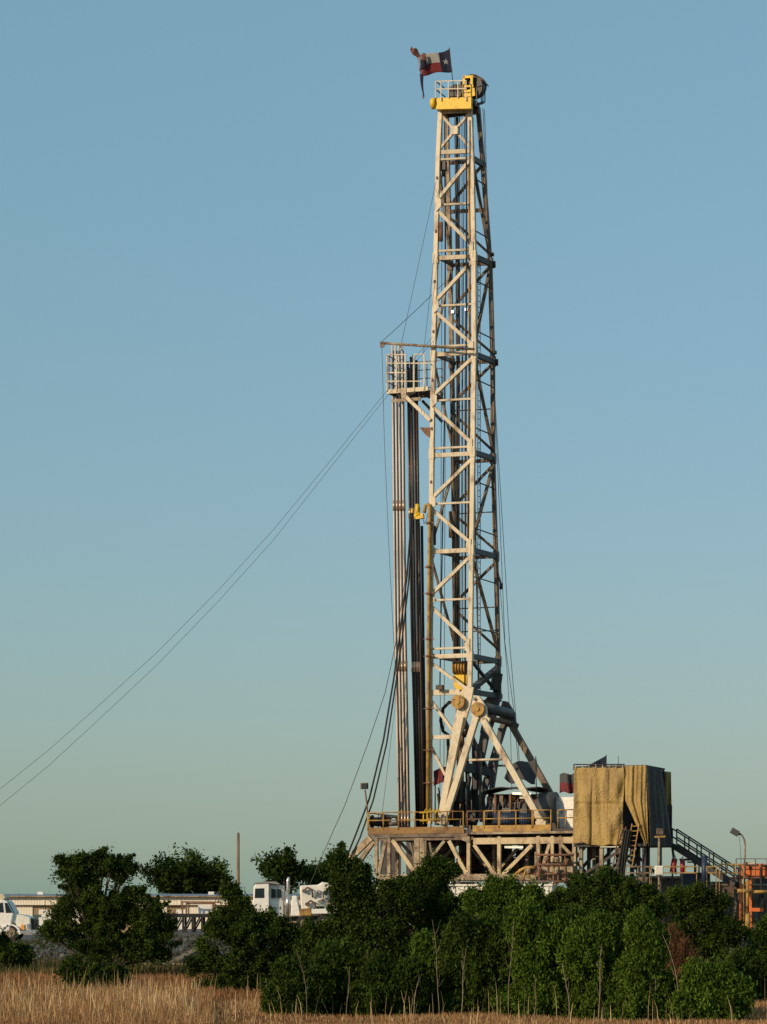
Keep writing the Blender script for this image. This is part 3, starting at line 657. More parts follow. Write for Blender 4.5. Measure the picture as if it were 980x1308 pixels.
for z in (.55, 1.1, 1.6, 2.1): m.bar(RR(uL+.05, 0, zb+z), RR(uL+.05, 2.15, zb+z), .05)
for i in range(6):
    b = RR(uL+.1+i*.5, 2.2, zb); m.bar(b, b+Vc((0, 0, 2.1)), .05)
for z in (.55, 1.1, 1.6, 2.1): m.bar(RR(uL+.05, 2.2, zb+z), RR(0, 2.2, zb+z), .04)
m.build('railing', 'brown', rb)
m = MB(); m.bar(RP(516, 504, -.1), RP(550, 537, -.1), .2, .16, up=W); m.plate([RP(512, 500, -.2), RP(519, 500, -.2), RP(518, 508, -.2), RP(513, 508, -.2)], W*.1); m.build('board_brace', 'cream', mast)
m = MB(); m.bar(RR(-1.3, 2.2, zb-.2), RR(-.1, 2.3, zb-1.5), .16); m.build('board_brace', 'brown', mast)
m = MB(); m.rbox(uL+.2, uL+2.0, .1, .2, zb-.6, zb-.42); m.build('finger_beam', 'cream_worn', mast)
m = MB(); m.tube(RP(486, 438, -.3), RP(606, 446, -.3), .075, n=8); m.tube(RP(488.5, 441, -.3)-W*.05, RP(488.5, 441, -.3)+W*.05, .13, n=12)
for x in (487, 512): m.bar(RP(x, 438, -.3), RP(x, 444, -.3), .08)
m.build('tugger_boom', 'cream_worn', mast)
# ================================================================= pipe stands
def stand(xt, yt, xm, ym, xb, v, r, mat, label, group, joints):
    yb = 1052
    b = RP(xb, yb, v); b.z = ZD+.02
    pts = [b, RP((xb+xm)/2, (yb+ym)/2, v), RP(xm, ym, v), RP((xm+xt)/2, (ym+yt)/2, v), RP(xt, yt, v)]
    t = thing('pipe_stand' if 'collar' not in label else 'drill_collar_stand', label, 'drill pipe', tuple(b), group)
    m = MB(); m.path(pts, r, 8); m.build('pipe', mat, t)
    for y in joints:
        x = np.interp(y, [yt, ym, yb], [xt, xm, xb]); p = RP(float(x), y, v)
        m = MB(); m.tube(p-Vc((0, 0, .3)), p+Vc((0, 0, .3)), r*1.35, n=8); m.build('tool_joint', 'joint', t)
GP = 'stands of drill pipe racked on the rig floor'; GC = 'drill collars racked beside the mast'
lbl = ['outermost slim pale drill pipe stand, farthest left under the racking board', 'second slim pale drill pipe stand from the left', 'third slim pale drill pipe stand from the left', 'fourth slim pale drill pipe stand, next to the dark collars']
for i in range(4):
    stand(501+i*4.2, 441, 505+i*4.0, 800, 510+i*3.9, 1.2-.28*i, .056, 'pipe_light', lbl[i], GP, (646, 851, 1046))
for i in range(4):
    stand(502.5+i*4.2, 448, 506.5+i*4.0, 800, 511.8+i*3.9, 2.2-.2*i, .045, 'pipe_dark', 'slim dark drill pipe stand behind the pale front row', GP, (646, 851))
cl = [(521, 462, 526, 533), (525, 456, 530, 536), (528.5, 453, 533.5, 538.5), (532, 460, 536.5, 541)]
cn = ['leftmost', 'second', 'third', 'fourth']
for i, (xt, yt, xm, xb) in enumerate(cl):
    stand(xt, yt, xm, 800, xb, 1.4-.3*i, .08, 'pipe_dark', cn[i]+(' thick dark drill collar stand' if i == 0 else ' thick dark drill collar stand from the left')+', reaching up to the racking board', GC, (655, 852))
for i, (xt, yt, xm, xb) in enumerate([(535, 668, 537.5, 541.5), (539, 672, 541, 544.5)]):
    stand(xt, yt, xm, 830, xb, .4+.3*i, .085, 'pipe_dark', ('left' if i == 0 else 'right')+' one of two shorter dark drill collars ending below the yellow hook', GC, ())
for i, (xt, yt, xm, xb) in enumerate([(524, 470, 528, 534.5), (530, 470, 535, 540)]):
    stand(xt, yt, xm, 800, xb, 2.0+.3*i, .085, 'pipe_dark', 'thick dark drill collar stand hidden behind the front collars', GC, ())
# yellow lifting hook above short collars
t = thing('lifting_hook', 'yellow lifting hook on the collars beside the mast', 'hook', RP(531, 665, .2))
m = MB(); m.tube(RP(526, 662, .2), RP(537, 656, .2), .14, n=8); m.tube(RP(533, 644, .2), RP(533, 658, .2), .13, n=8); m.tube(RP(526.5, 650, .2), RP(526.5, 660, .2), .08); m.plate([RP(525, 660, .1), RP(531, 654, .1), RP(540, 656, .1), RP(541, 662, .1), RP(532, 663, .1)], W*.2); m.build('hook_body', 'yellow', t)
m = MB(); m.path([RP(540, 661, .2), RP(542, 668, .2), RP(545, 664, .2), RP(547, 655, .2)], .02, 5); m.build('sling', 'dark', t)
# ================================================================= travelling block, swivel, hose
t = thing('travelling_block', 'yellow travelling block with striped rusty top hanging inside the mast', 'travelling block', RP(588, 882, 1.2))
m = MB(); m.plate([RP(579, 861, .9), RP(597, 861, .9), RP(596, 882, .9), RP(583, 882, .9), RP(579, 876, .9)], W*.6); m.build('block_body', 'yellow', t, bevel=.05)
m = MB(); m.rbox(*[(RP(x, 850, 1.0)-O).dot(U) for x in (579.5, 596.5)], .95, 1.45, RP(588, 861, 1.2).z, RP(588, 845, 1.2).z); m.build('block_top', 'rusty', t)
for i in range(5):
    c = RP(581+i*3.6, 853, .92); m = MB(); m.tube(c-U*.05, c+U*.05, .38, n=18); m.build('sheave', 'yellow_worn', t)
m = MB(); c = RP(589, 893, 1.2); m.ring(c, U, Vc((0, 0, 1)), .26, .07); m.bar(c+Vc((0, 0, .25)), c+Vc((0, 0, .6)), .16); m.build('hook', 'dark', t)
t = thing('swivel', 'dark rusty swivel and kelly hanging between the mast feet', 'swivel', RP(592, 1040, 1.3))
m = MB(); m.tube(RP(590, 900, 1.2), RP(590, 925, 1.2), .28, .2, n=12); m.tube(RP(590, 925, 1.2), RP(591, 985, 1.2), .14, n=8); m.tube(RP(591, 985, 1.2), RP(591, 1048, 1.2), .09, n=6); m.build('swivel_body', 'rusty', t)
for k in range(7):
    m = MB(); y = 915+k*10; m.tube(RP(588+(k % 3)*2, y, .9), RP(591+(k % 3)*2, y+6, .9), .16, n=8); m.build('link', 'rusty' if k % 2 else 'dark', t)
m = MB(); m.path([RP(589, 905, 1.0), RP(583, 898, .9), RP(574, 897, .8), RP(566, 905, .8), RP(563, 920, .8), RP(566, 934, .8), RP(572, 938, .8), RP(573, 960, .8), RP(571, 1000, .8), RP(569, 1045, .8)], .1, 8)
o = m.build('kelly_hose', 'rubber', loc=tuple(RP(570, 1045, .8))); tag(o, 'black rubber hose looping down inside the mast foot', 'hose')
m = MB()
for i in range(6):
    x = 581+i*3.1; m.path([RP(x, 128, .5+(i % 3)*.3), RP(x*.6+235+(i % 2), 500, .9), RP(580.5+i*2.7, 853, 1.0+(i % 2)*.3)], (.03, .022)[i % 2], 5)
o = m.build('drilling_line', 'cable', loc=tuple(RP(588, 853, 1.2))); tag(o, 'thin steel drilling line strung in several falls between crown and yellow block', 'cable')
for x, y1, lb in ((565, 560, 'thin vertical cable just inside the left front leg of the mast'), (570, 830, 'thin vertical cable beside the rear left leg of the mast')):
    m = MB(); m.path([RP(x, 150, .6), RP(x-1, 500, .6), RP(x-3, 1040, .6)], .018, 5); o = m.build('hoist_cable', 'cable', loc=tuple(RP(x, 1040, .6))); tag(o, lb, 'cable')
# ================================================================= A frame
af = thing('raising_frame', 'cream and grey A shaped raising frame straddling the mast base on the rig floor', 'support frame', RR(3.5, 1, ZD))
def aframe(v, q, c1, c2, dm):
    m = MB(); m.plate([q(606, 888), q(612, 889), q(621, 903), q(622, 915), q(626, 918), q(623, 926), q(612, 921), q(602, 914), q(603, 898)], W*.22); m.build('apex_plate', c1, af)
    c = q(611.5, 906); m = MB(); m.tube(c-W*.22, c+W*.4, .4, n=24); m.tube(c-W*.3, c-W*.2, .12, n=12); m.build('sheave', dm, af)
    c = q(607, 893); m = MB(); m.tube(c-W*.1, c+W*.1, .09, n=10); m.build('pin', 'brown', af)
    c = q(619.5, 920); m = MB(); m.tube(c-W*.1, c+W*.1, .13, n=10); m.build('pin', 'brown', af)
    m = MB(); m.bar(q(609, 915), q(566, 1055), .36, .3, up=W); m.build('leg', c1, af)
    m = MB(); m.bar(q(618, 920), q(692, 1050), .34, .28, up=W); m.build('leg', c2, af)
    m = MB(); b = q(692, 1052); m.box(b, .6, .4, .3, (U, W)); m.build('foot', c1, af)
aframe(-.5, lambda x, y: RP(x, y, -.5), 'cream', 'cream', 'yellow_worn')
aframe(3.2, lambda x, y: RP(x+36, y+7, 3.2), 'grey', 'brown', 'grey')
m = MB(); m.tube(RP(616, 903, -.2), RP(652, 912, 3.2), .3, n=14); m.build('cross_shaft', 'grey', af)
m = MB(); m.tube(RP(618, 916, -.2), RP(654, 924, 3.2), .16, n=10); m.build('cross_shaft', 'rusty', af)
m = MB(); m.bar(RP(588, 979, .5), RP(626, 986, 3.2), .34, .5); m.build('cross_beam', 'grey', af)
m = MB(); m.tube(RP(594, 971, -.4), RP(641, 970, -.4), .07); m.build('tie_rod', 'cream', af)
m = MB(); m.tube(RP(627, 978, 3.1), RP(676, 978, 3.1), .06); m.build('tie_rod', 'cream_worn', af)
m = MB(); m.bar(RP(628, 870, 2.9), RP(640, 872, 3.2), .4, 1.0); m.build('mast_cradle', 'dark', af)
for (x0, y0, x1, y1, v, w, mt) in ((607, 950, 607, 1050, 1.8, .3, 'dark'), (613, 962, 615, 1050, 2.0, .18, 'cream_worn'), (596, 960, 600, 1050, 1.5, .2, 'dark'), (640, 930, 622, 1050, 2.8, .26, 'grey'), (603, 930, 622, 1048, 1.4, .12, 'dark')):
    m = MB(); m.bar(RP(x0, y0, v), RP(x1, y1, v), w, w, up=W); m.build('strut', mt, af)
M['tan'] = paint('tan_weathered_paint', (.5, .39, .22), (.16, .09, .045), .6, .55, 1.4, stretch=.6)
# ================================================================= RIG FLOOR & SUBSTRUCTURE
sub = thing('rig_substructure', 'steel box truss substructure with yellow railed rig floor', 'substructure', RR(3, 2, ZP))
vF = -1.6; vB = 7.0
uA = (RP(470, 1060, vF)-O).dot(U); uZ = (RP(738, 1060, vF)-O).dot(U)
uG = (RP(593, 1060, vF)-O).dot(U)
m = MB(); m.rbox(uA, uZ, vF+.06, vB, ZD-.3, ZD); m.build('deck', 'dark', sub)
m = MB(); m.rbox(uA, uG, vF-.02, vF+.05, ZD-.22, ZD+.16); m.build('kick_plate', 'floor_edge', sub)
u1 = (RP(604, 1060, vF)-O).dot(U); u2 = (RP(704, 1060, vF)-O).dot(U)
m = MB(); m.rbox(u1, u2, vF-.02, vF+.05, ZD-.16, ZD+.2); m.build('kick_plate', 'yellow_worn', sub)
m = MB(); m.rbox(uA, uG+.2, vF+.0, vF+.055, ZD-.42, ZD-.23); m.build('edge_beam', 'brown', sub)
m = MB(); m.rbox(u1-.1, uZ, vF-.03, vF+.05, ZD-.3, ZD-.17); m.build('edge_beam', 'cream_worn', sub)
m = MB(); m.rbox(u1, uZ, vF+.07, vF+.3, ZD-.86, ZD-.5); m.build('top_chord', 'tan', sub)
m = MB(); m.rbox(uA+.3, u1-.02, vF+.12, vF+.3, ZD-.6, ZD-.43); m.build('top_chord', 'brown', sub)
zL = 4.0
m = MB(); m.rbox(uA+.5, uZ+.5, vF+.0, vF+.34, zL-.15, zL+.2); m.build('bottom_chord', 'cream_worn', sub)
m = MB(); m.rbox(uA+.5, uZ+.5, vB-.3, vB, zL-.15, zL+.2); m.build('bottom_chord', 'brown', sub)
m = MB(); m.rbox(uA+.5, uZ+.5, vB-.3, vB-.02, ZD-.7, ZD-.32); m.build('top_chord', 'brown', sub)
def q_(x, y, v=vF+.15): return RP(x, y, v)
for x, w, mt in ((481, .2, 'cream_worn'), (497.5, .18, 'cream_worn'), (599, .2, 'tan'), (638, .2, 'tan'), (688, .2, 'tan'), (706, .17, 'tan'), (716, .13, 'cream_worn'), (734, .2, 'tan')):
    m = MB(); a = q_(x, 1072); a.z = ZD-.44; b = q_(x, 1118); b.z = zL+.2; m.bar(a, b, w, w, up=U); m.build('post', mt, sub)
m = MB(); a = q_(536, 1070); b = q_(536, 1121)
for s in (-.17, .17): m.bar(a+U*s, b+U*s, .09, .3, up=U)
for i in range(9): 
    c = a+(b-a)*((i+.5)/9); m.bar(c-U*.17+W*.08, c+U*.17+W*.08, .1, .1)
m.bar(a+W*.12, b+W*.12, .34, .06, up=W); m.build('ladder_column', 'cream_worn', sub)
for (x0, y0, x1, y1, w, mt) in ((493, 1073, 484, 1116, .2, 'cream_worn'), (502, 1073, 531, 1115, .24, 'tan'), (568, 1074, 549, 1098, .17, 'cream_worn'), (574, 1074, 596, 1116, .22, 'tan'), (606, 1079, 633, 1117, .2, 'tan'),
                           (680, 1079, 643, 1117, .2, 'tan'), (702, 1078, 691, 1116, .17, 'tan'), (717, 1078, 735, 1097, .17, 'tan'), (549, 1076, 556, 1116, .12, 'brown'), (544, 1074, 544, 1116, .1, 'brown'), (524, 1076, 530, 1100, .1, 'brown')):
    m = MB(); m.bar(q_(x0, y0), q_(x1, y1), w, w*.8, up=W); m.build('diagonal', mt, sub)
m = MB(); m.bar(RP(474, 1070, vF), RP(446, 1098, vF), .36, .25, up=W); m.build('outrigger_brace', 'tan', sub)
m = MB(); m.bar(RP(478, 1074, vF+1.5), RP(460, 1100, vF+1.5), .25, .25, up=W); m.build('outrigger_brace', 'cream_worn', sub)
m = MB(); m.plate([RP(600, 1068, vF+.02), RP(577, 1068, vF+.02), RP(600, 1077, vF+.02)], W*.1); m.build('haunch', 'cream_worn', sub)
for v, mt in ((1.5, 'cream_worn'), (4.3, 'brown'), (6.85, 'brown')):
    for i, u in enumerate(np.linspace(uA+.6, uZ, 7)):
        m = MB(); m.bar(RR(u, v, zL+.1), RR(u, v, ZD-.3), .18, .18, up=U); m.build('post', mt, sub)
    us = np.linspace(uA+.6, uZ, 7)
    for i in range(6):
        m = MB(); a, b = (us[i], us[i+1]) if i % 2 else (us[i+1], us[i]); m.bar(RR(a, v, zL+.2), RR(b, v, ZD-.4), .16, .14, up=W); m.build('diagonal', mt, sub)
for v in (vF+.15, 1.5, 4.3, 6.85):
    for u in np.linspace(uA+.8, uZ, 6):
        m = MB(); m.bar(RR(u, v, ZP), RR(u, v, zL-.15), .24, .24, up=U); m.build('lower_post', 'brown', sub)
m = MB(); m.rbox(uA+.5, uZ+.5, vF, vF+.3, ZP, ZP+.25); m.rbox(uA+.5, uZ+.5, vB-.3, vB, ZP, ZP+.25); m.build('base_skid', 'brown', sub)
for i in range(4):
    u = uA+1.2+i*3; m = MB(); m.rbox(u, u+.25, vF+.35, vB-.31, ZD-.6, ZD-.31); m.build('floor_beam', 'brown', sub)
for i, (xa, xb, ya, yb) in enumerate(((486, 512, 1072, 1120), (518, 580, 1072, 1116), (586, 652, 1074, 1118), (658, 690, 1086, 1120), (696, 735, 1074, 1120))):
    a = (RP(xa, 1090, 6.4)-O).dot(U); b = (RP(xb, 1090, 6.4)-O).dot(U); m = MB(); m.rbox(a, b, 6.4+.12*(i % 2), 6.46+.12*(i % 2), zL-.1, ZD-.35-(ya-1072)*.045); m.build('shade_panel', 'dark', sub)  # added dark panels that stand for the shade inside the substructure
for i in range(9):
    u = uA+1+i*1.3; m = MB(); m.path([RR(u, 2.5+(i % 3), ZD-.35), RR(u+.2, 2.5+(i % 3), ZD-1.4), RR(u+.7, 2.6+(i % 3), ZD-1.9), RR(u+.9, 2.6+(i % 3), zL+.2)], .07+.03*(i % 3), 7); m.build('service_pipe', ('dark', 'rusty', 'brown')[i % 3], sub)
# railing panels
def railing(x0, x1, v, mat, n, par, h=1.0, bend=False, pyc=1055):
    m = MB(); a = RP(x0, pyc, v); b = RP(x1, pyc, v); a.z = b.z = ZD+.02
    for i in range(n+1):
        c = a+(b-a)*(i/n); m.tube(c, c+Vc((0, 0, h)), .045, n=6)
    for z in (h, h*.55): m.tube(a+Vc((0, 0, z)), b+Vc((0, 0, z)), .035, n=6)
    return m.build('railing', mat, par)
railing(471, 509, vF, 'yellow_worn', 2, sub); railing(509.5, 592, vF, 'yellow_worn', 4, sub)
railing(597, 618, vF+.1, 'rusty', 1, sub); railing(619, 637, vF, 'yellow_worn', 1, sub); railing(638.5, 680, vF, 'yellow_worn', 2, sub); railing(681.5, 704, vF, 'yellow_worn', 1, sub); railing(713, 733, vF, 'yellow_worn', 2, sub)
m = MB()
for i in range(5):
    c = RR(uA, vF+i*1.6, ZD); m.tube(c, c+Vc((0, 0, 1)), .045, n=6)
for z in (1, .55): m.tube(RR(uA, vF, ZD+z), RR(uA, vF+6.4, ZD+z), .035, n=6)
m.build('railing', 'yellow_worn', sub)
m = MB(); 
for i in range(4): c = RP(541+i*5, 1050, vF+.3); m.path([c-Vc((0, 0, .1)), c+Vc((0, 0, .5)), c+Vc((.15, 0, .75)), c+Vc((.3, 0, .5))], .04, 6)
m.tube(RP(536, 1038, vF+.3), RP(562, 1036, vF+.3), .05); m.tube(RP(536, 1048, vF+.3), RP(562, 1047, vF+.3), .06)
o = m.build('valve_manifold', 'yellow', loc=tuple(RP(550, 1055, vF+.3))); tag(o, 'yellow pipe manifold at the foot of the front mast leg', 'pipe manifold')
# tube lights under floor
for (x0, x1, y, v, lb) in ((645, 668, 1082, vF+.6, 'lit tube lamp under the rig floor between cream diagonals'),):
    t = MB(); t.bar(RP(x0, y, v), RP(x1, y, v), .12, .12); o = t.build('tube_lamp', 'tubelight', loc=tuple(RP((x0+x1)/2, y, v))); tag(o, lb, 'lamp')
# machinery on the floor ------------------------------------------------
def motor(px, py, v, r, l, mat, label, name='electric_motor', cat='motor'):
    c = RP(px, py, v); c.z = ZD+r+.18; t = thing(name, label, cat, (c.x, c.y, ZD))
    m = MB(); m.tube(c-U*l/2, c+U*l/2, r, n=20); 
    for i in range(7): m.tube(c-U*(l*.38-i*l*.125), c-U*(l*.36-i*l*.125), r*1.06, n=20)
    m.build('casing', mat, t)
    m = MB(); m.tube(c-U*(l/2+.1), c-U*l/2, r*.6, n=16); m.tube(c+U*l/2, c+U*(l/2+.15), r*.5, n=16); m.build('end_cap', 'dark', t)
    m = MB(); m.box(c-Vc((0, 0, r+.08)), l*.9, r*1.6, .2, (U, W)); m.build('base', 'dark', t)
    m = MB(); m.box(c+Vc((0, 0, r+.1)), l*.4, r*.8, .25, (U, W)); m.build('terminal_box', 'grey', t)
motor(648, 1040, .4, .42, 1.3, 'blue', 'dark blue motor behind the railing left of the raising frame leg')
motor(670, 1042, .6, .4, 1.0, 'blue', 'smaller dark blue motor close to the foot of the raising frame leg')
t = thing('drawworks', 'dark drawworks with drums under a low black canopy on the rig floor', 'drawworks', RP(650, 1056, 2.6))
m = MB(); a = RP(622, 1045, 2.6); b = RP(700, 1045, 2.6); 
m.bar(a, b, 1.6, 1.3); m.build('housing', 'dark', t, bevel=.1)
m = MB(); m.bar(RP(628, 1033, 3.4), RP(698, 1033, 3.4), .1, 1.7); m.build('rear_panel', 'dark', t)
for i in range(9):
    x = 622+i*8.5; m = MB(); m.path([RP(x, 1052, 1.3+(i % 3)*.3), RP(x+2, 1034, 1.3+(i % 3)*.3), RP(x+6-(i % 2)*9, 1026+(i % 3)*3, 1.5), RP(x+6, 1020, 1.8)], .05+.02*(i % 3), 6); m.build('pipework', ('dark', 'grey', 'brown')[i % 3], t)
for x in (634, 655, 676):
    c = RP(x, 1036, 2.0); m = MB(); m.tube(c-U*.35, c+U*.35, .55, n=22); m.tube(c-U*.4, c-U*.34, .7, n=22); m.tube(c+U*.34, c+U*.4, .7, n=22); m.build('drum', 'blue' if x == 634 else 'grey', t)
cz = []
def canopy(a, b):
    p = RP(617+83*a, 0, 1.2+2.4*b); p.z = RP(650, 1012, 1.5).z+.45*math.sin(min(1, a*1.8)*math.pi*.5)-.35*a+.08*math.sin(a*9)*math.cos(b*4); return p
m = MB(); m.grid(canopy, 16, 5); m.build('canopy', 'dark', t, solid=.08)
for x in (618, 633, 652, 672, 694):
    m = MB(); a = RP(x, 1014, 1.4); b = RP(x, 1050, 1.4); m.bar(a, b, .12, .12, up=U); m.build('canopy_post', 'rusty' if x in (652, 633) else 'dark', t)
for (x, y, w, h, mt) in ((626, 1024, .3, .55, 'cream_worn'), (633, 1024, .22, .5, 'cream'), (641, 1023, .25, .6, 'brown'), (655, 1020, .3, .25, 'yellow_worn'), (662, 1028, .5, .3, 'rusty'), (668, 1018, .3, .2, 'cream'), (684, 1026, .5, .4, 'maroon')):
    p = RP(x, y, 1.7); m = MB(); m.box(p, w, .3, h, (U, W)); m.build('control_panel', mt, t)
m = MB(); m.bar(RP(655, 1013.5, 1.3), RP(678, 1014, 1.3), .1, .12); m.build('light_strip', 'tubelight', t)
# large grey hood
t = thing('brake_housing', 'large grey round brake housing right of the drawworks canopy', 'machine housing', RP(703, 1056, 1.6))
c = RP(700, 1034, 1.6); m = MB(); m.tube(c-U*.45, c+U*.5, 1.0, n=28); m.build('drum', 'grey', t)
m = MB(); m.tube(c-U*.5, c-U*.45, .45, n=20); m.tube(c-U*.52, c-U*.5, .2, n=12); m.build('hub', 'dark', t)
m = MB(); m.box(Vc((c.x, c.y, ZD+.25)), 1.4, 1.2, .5, (U, W)); m.build('base', 'dark', t)
# white cabinet
t = thing('control_cabinet', 'white cabinet standing between the grey housing and the tarp covered doghouse', 'cabinet', RP(724, 1056, 2.2))
m = MB(); a = RP(724, 1035, 2.2); m.box(Vc((a.x, a.y, ZD+.95)), 1.5, 1.2, 1.86, (U, W)); m.build('body', 'white', t, bevel=.04)
m = MB()
for s in (-.37, .37): m.box(Vc((a.x, a.y, ZD+.95))+U*s-W*.62, .66, .03, 1.6, (U, W))
dd = m.build('door', 'white', t)
m = MB(); m.box(Vc((a.x, a.y, ZD+1.0))-U*.08-W*.66, .04, .05, .2, (U, W)); m.build('handle', 'dark', dd)
# left deck gear
t = thing('air_winch', 'dark small air winch at the left corner of the rig floor', 'winch', RP(484, 1056, -.6))
c = RP(484, 1048, -.6); c.z = ZD+.55; m = MB(); m.tube(c-U*.4, c+U*.4, .25, n=14); m.tube(c-U*.45, c-U*.38, .38, n=14); m.tube(c+U*.38, c+U*.45, .38, n=14); m.build('drum', 'dark', t)
m = MB(); m.bar(c-U*.5-Vc((0, 0, .5)), c-U*.5+Vc((0, 0, .3)), .1); m.bar(c+U*.5-Vc((0, 0, .5)), c+U*.5+Vc((0, 0, .3)), .1); m.box(c-Vc((0, 0, .48)), 1.2, .7, .1, (U, W)); m.build('stand', 'rusty', t)
t = thing('power_tong', 'rusty brown power tongs on the rig floor in front of the pipe stands', 'tongs', RP(500, 1056, -.3))
c = RP(500, 1050, -.3); c.z = ZD+.4
m = MB(); m.ring(c+U*.2, U, W, .3, .12); m.bar(c, c-U*1.0, .2, .25); m.build('jaws', 'brown', t); m = MB(); m.bar(c-U*.6-Vc((0, 0, .4)), c-U*.6+Vc((0, 0, .6)), .1); m.box(c-Vc((0, 0, .35)), 1.2, .6, .1, (U, W)); m.build('stand', 'dark', t)
t = thing('control_console', 'black control console with small lit gauge between the mast feet', 'console', RP(583, 1056, .4))
c = RP(583, 1012, .4); m = MB(); m.box(c, .95, .8, 1.3, (U, W)); m.build('body', 'dark', t, bevel=.1)
m = MB(); m.bar(c-Vc((0, 0, .6)), Vc((c.x, c.y, ZD)), .3, .3, up=U); m.build('post', 'dark', t)
c2 = RP(587.5, 1005, .1); m = MB(); m.tube(c2-W*.06, c2, .09, n=10); m.build('gauge', 'lamp', t)
t = thing('floor_tools', 'dark cluster of hoses, pipes and tools around the drill hole behind the railing', 'tools', RP(575, 1056, .6))
for i in range(20):
    x = 556+i*2.6; y0 = 985+(i*37) % 45; v = .3+(i % 5)*.35; m = MB()
    m.path([RP(x, 1054, v), RP(x+1.5*math.sin(i), (1054+y0)/2, v), RP(x+4*math.sin(i*1.7), y0, v+.2)], .04+.03*(i % 3), 6); m.build('hose' if i % 2 else 'pipe', ('dark', 'rusty', 'rubber', 'brown')[i % 4], t)
for i, (x, y) in enumerate(((572, 1030), (584, 1040), (604, 1044), (560, 1044))):
    m = MB(); p = RP(x, y, .8); m.box(p, .5, .4, .55, (U, W)); m.tube(p-W*.3, p-W*.2, .16, n=10); m.build('tool_block', ('dark', 'rusty', 'dark', 'brown')[i], t, bevel=.04)
t = thing('tool_rack', 'dark rack with coiled hoses on the left part of the rig floor', 'rack', RP(495, 1056, 1.0))
m = MB()
for x in (487, 498, 507): m.bar(RP(x, 1054, 1.0), RP(x, 1040+(x % 4), 1.0), .09)
m.bar(RP(486, 1042, 1.0), RP(508, 1043, 1.0), .09); m.build('frame', 'dark', t)
for x in (490, 494, 503): m = MB(); m.ring(RP(x, 1049, .9), U, Vc((0, 0, 1)), .24, .05); m.build('coiled_hose', 'rubber', t)
# dark red canvas
def cloth(fn, nu, nv, name, mat, label, cat, loc, solid=.015, parent=None, matfn=None):
    m = MB(); m.grid(fn, nu, nv, matfn); o = m.build(name, mat, parent, loc=loc, solid=solid)
    if label: tag(o, label, cat)
    return o
def f1(a, b):
    p = RP(554+24*a, 985+19*b-6*math.sin(a*2), 1.2+.2*math.sin(a*7+b*2)); return p
cloth(f1, 14, 8, 'canvas_cover', 'maroon', 'dark red canvas hung behind the cream mast feet', 'canvas', tuple(RP(566, 1004, 1.2)))
# floor flag (grey)
t = thing('flag', 'ragged dark grey flag flying left from a short pole behind the raising frame', 'flag', RP(686, 1056, .8))
m = MB(); m.tube(RP(686, 1056, .8), RP(684.5, 966, .8), .03); m.build('flagpole', 'dark', t)
def f2(a, b):
    x = 685-39*a+1.5*math.sin(b*5); top = 969+9*a+2*math.sin(a*8); bot = 999-1*a+3*math.sin(a*9+1)-6*max(0, a-.75)*4*(.3)
    return RP(x, top+(bot-top)*b, .8+.25*math.sin(a*8+b*2))
cloth(f2, 26, 10, 'flag_cloth', 'flag_grey', None, None, None, parent=t)
# ================================================================= TOP FLAG
t = thing('flag', 'tattered star flag in blue, white and red flying from the crown', 'flag', RP(580, 118, .3))
m = MB(); m.tube(RP(580, 118, .3), RP(574, 61, .3), .025); m.build('flagpole', 'dark', t)
def f3(a, b):
    x = 574+4*b-41*a+1.0*math.sin(a*9)*.5
    top = 62.5+11*a+1.5*math.sin(a*7); bot = 91+5.5*a+1.2*math.sin(a*8+1)
    return RP(x, top+(bot-top)*b, .3+.16*math.sin(a*11+b*1.5)*min(1, a*3))
def f3m(a, b):
    if a < .33: return 0
    if a > .92 and ((int(b*12)+int(a*40)) % 3 == 0): return None
    return 1 if b < .5 else 2
cloth(f3, 36, 12, 'flag_cloth', ['flag_blue', 'flag_white', 'flag_red'], None, None, None, parent=t, matfn=f3m)
sa, sb_ = .165, .5
for sd in (-1, 1):
    m = MB(); c = f3(sa, sb_); t1 = (f3(sa+.03, sb_)-c).normalized(); t2 = (f3(sa, sb_-.05)-c).normalized(); nn = t1.cross(t2).normalized()
    pts = []
    for i in range(10):
        r_ = (.22 if i % 2 == 0 else .085); an = R(96+36*i); pts.append(c+nn*.035*sd+t1*(r_*math.cos(an))+t2*(r_*math.sin(an)))
    m.plate(pts, nn*.012*sd); m.build('star', 'flag_white', t)
m = MB()
m.grid(lambda a, b: RP(539-13*a-2*b*a, 70-12*a+b*(3+7*math.sin(a*3))+2*math.sin(a*9), .4+.1*math.sin(a*6)), 10, 4)
m.grid(lambda a, b: RP(537+3*a+(1-b)*1.5+3*b*(1-a), 96+0*b+30*a, .3+.05*math.sin(a*9)), 12, 3)
m.grid(lambda a, b: RP(536+8*b*(1-.4*a)+3*math.sin(a*2), 90-22*a, .15+.1*math.sin(a*6)), 10, 3)
m.build('torn_strip', 'flag_faded', t, solid=.01)
m = MB(); m.grid(lambda a, b: RP(536.5+5*b*(1-.8*a)+5*a*a, 94+30*a, .22), 10, 2); m.grid(lambda a, b: RP(537+6*b, 88-12*a, .1), 5, 2); m.build('torn_strip', 'flag_blue', t, solid=.01)
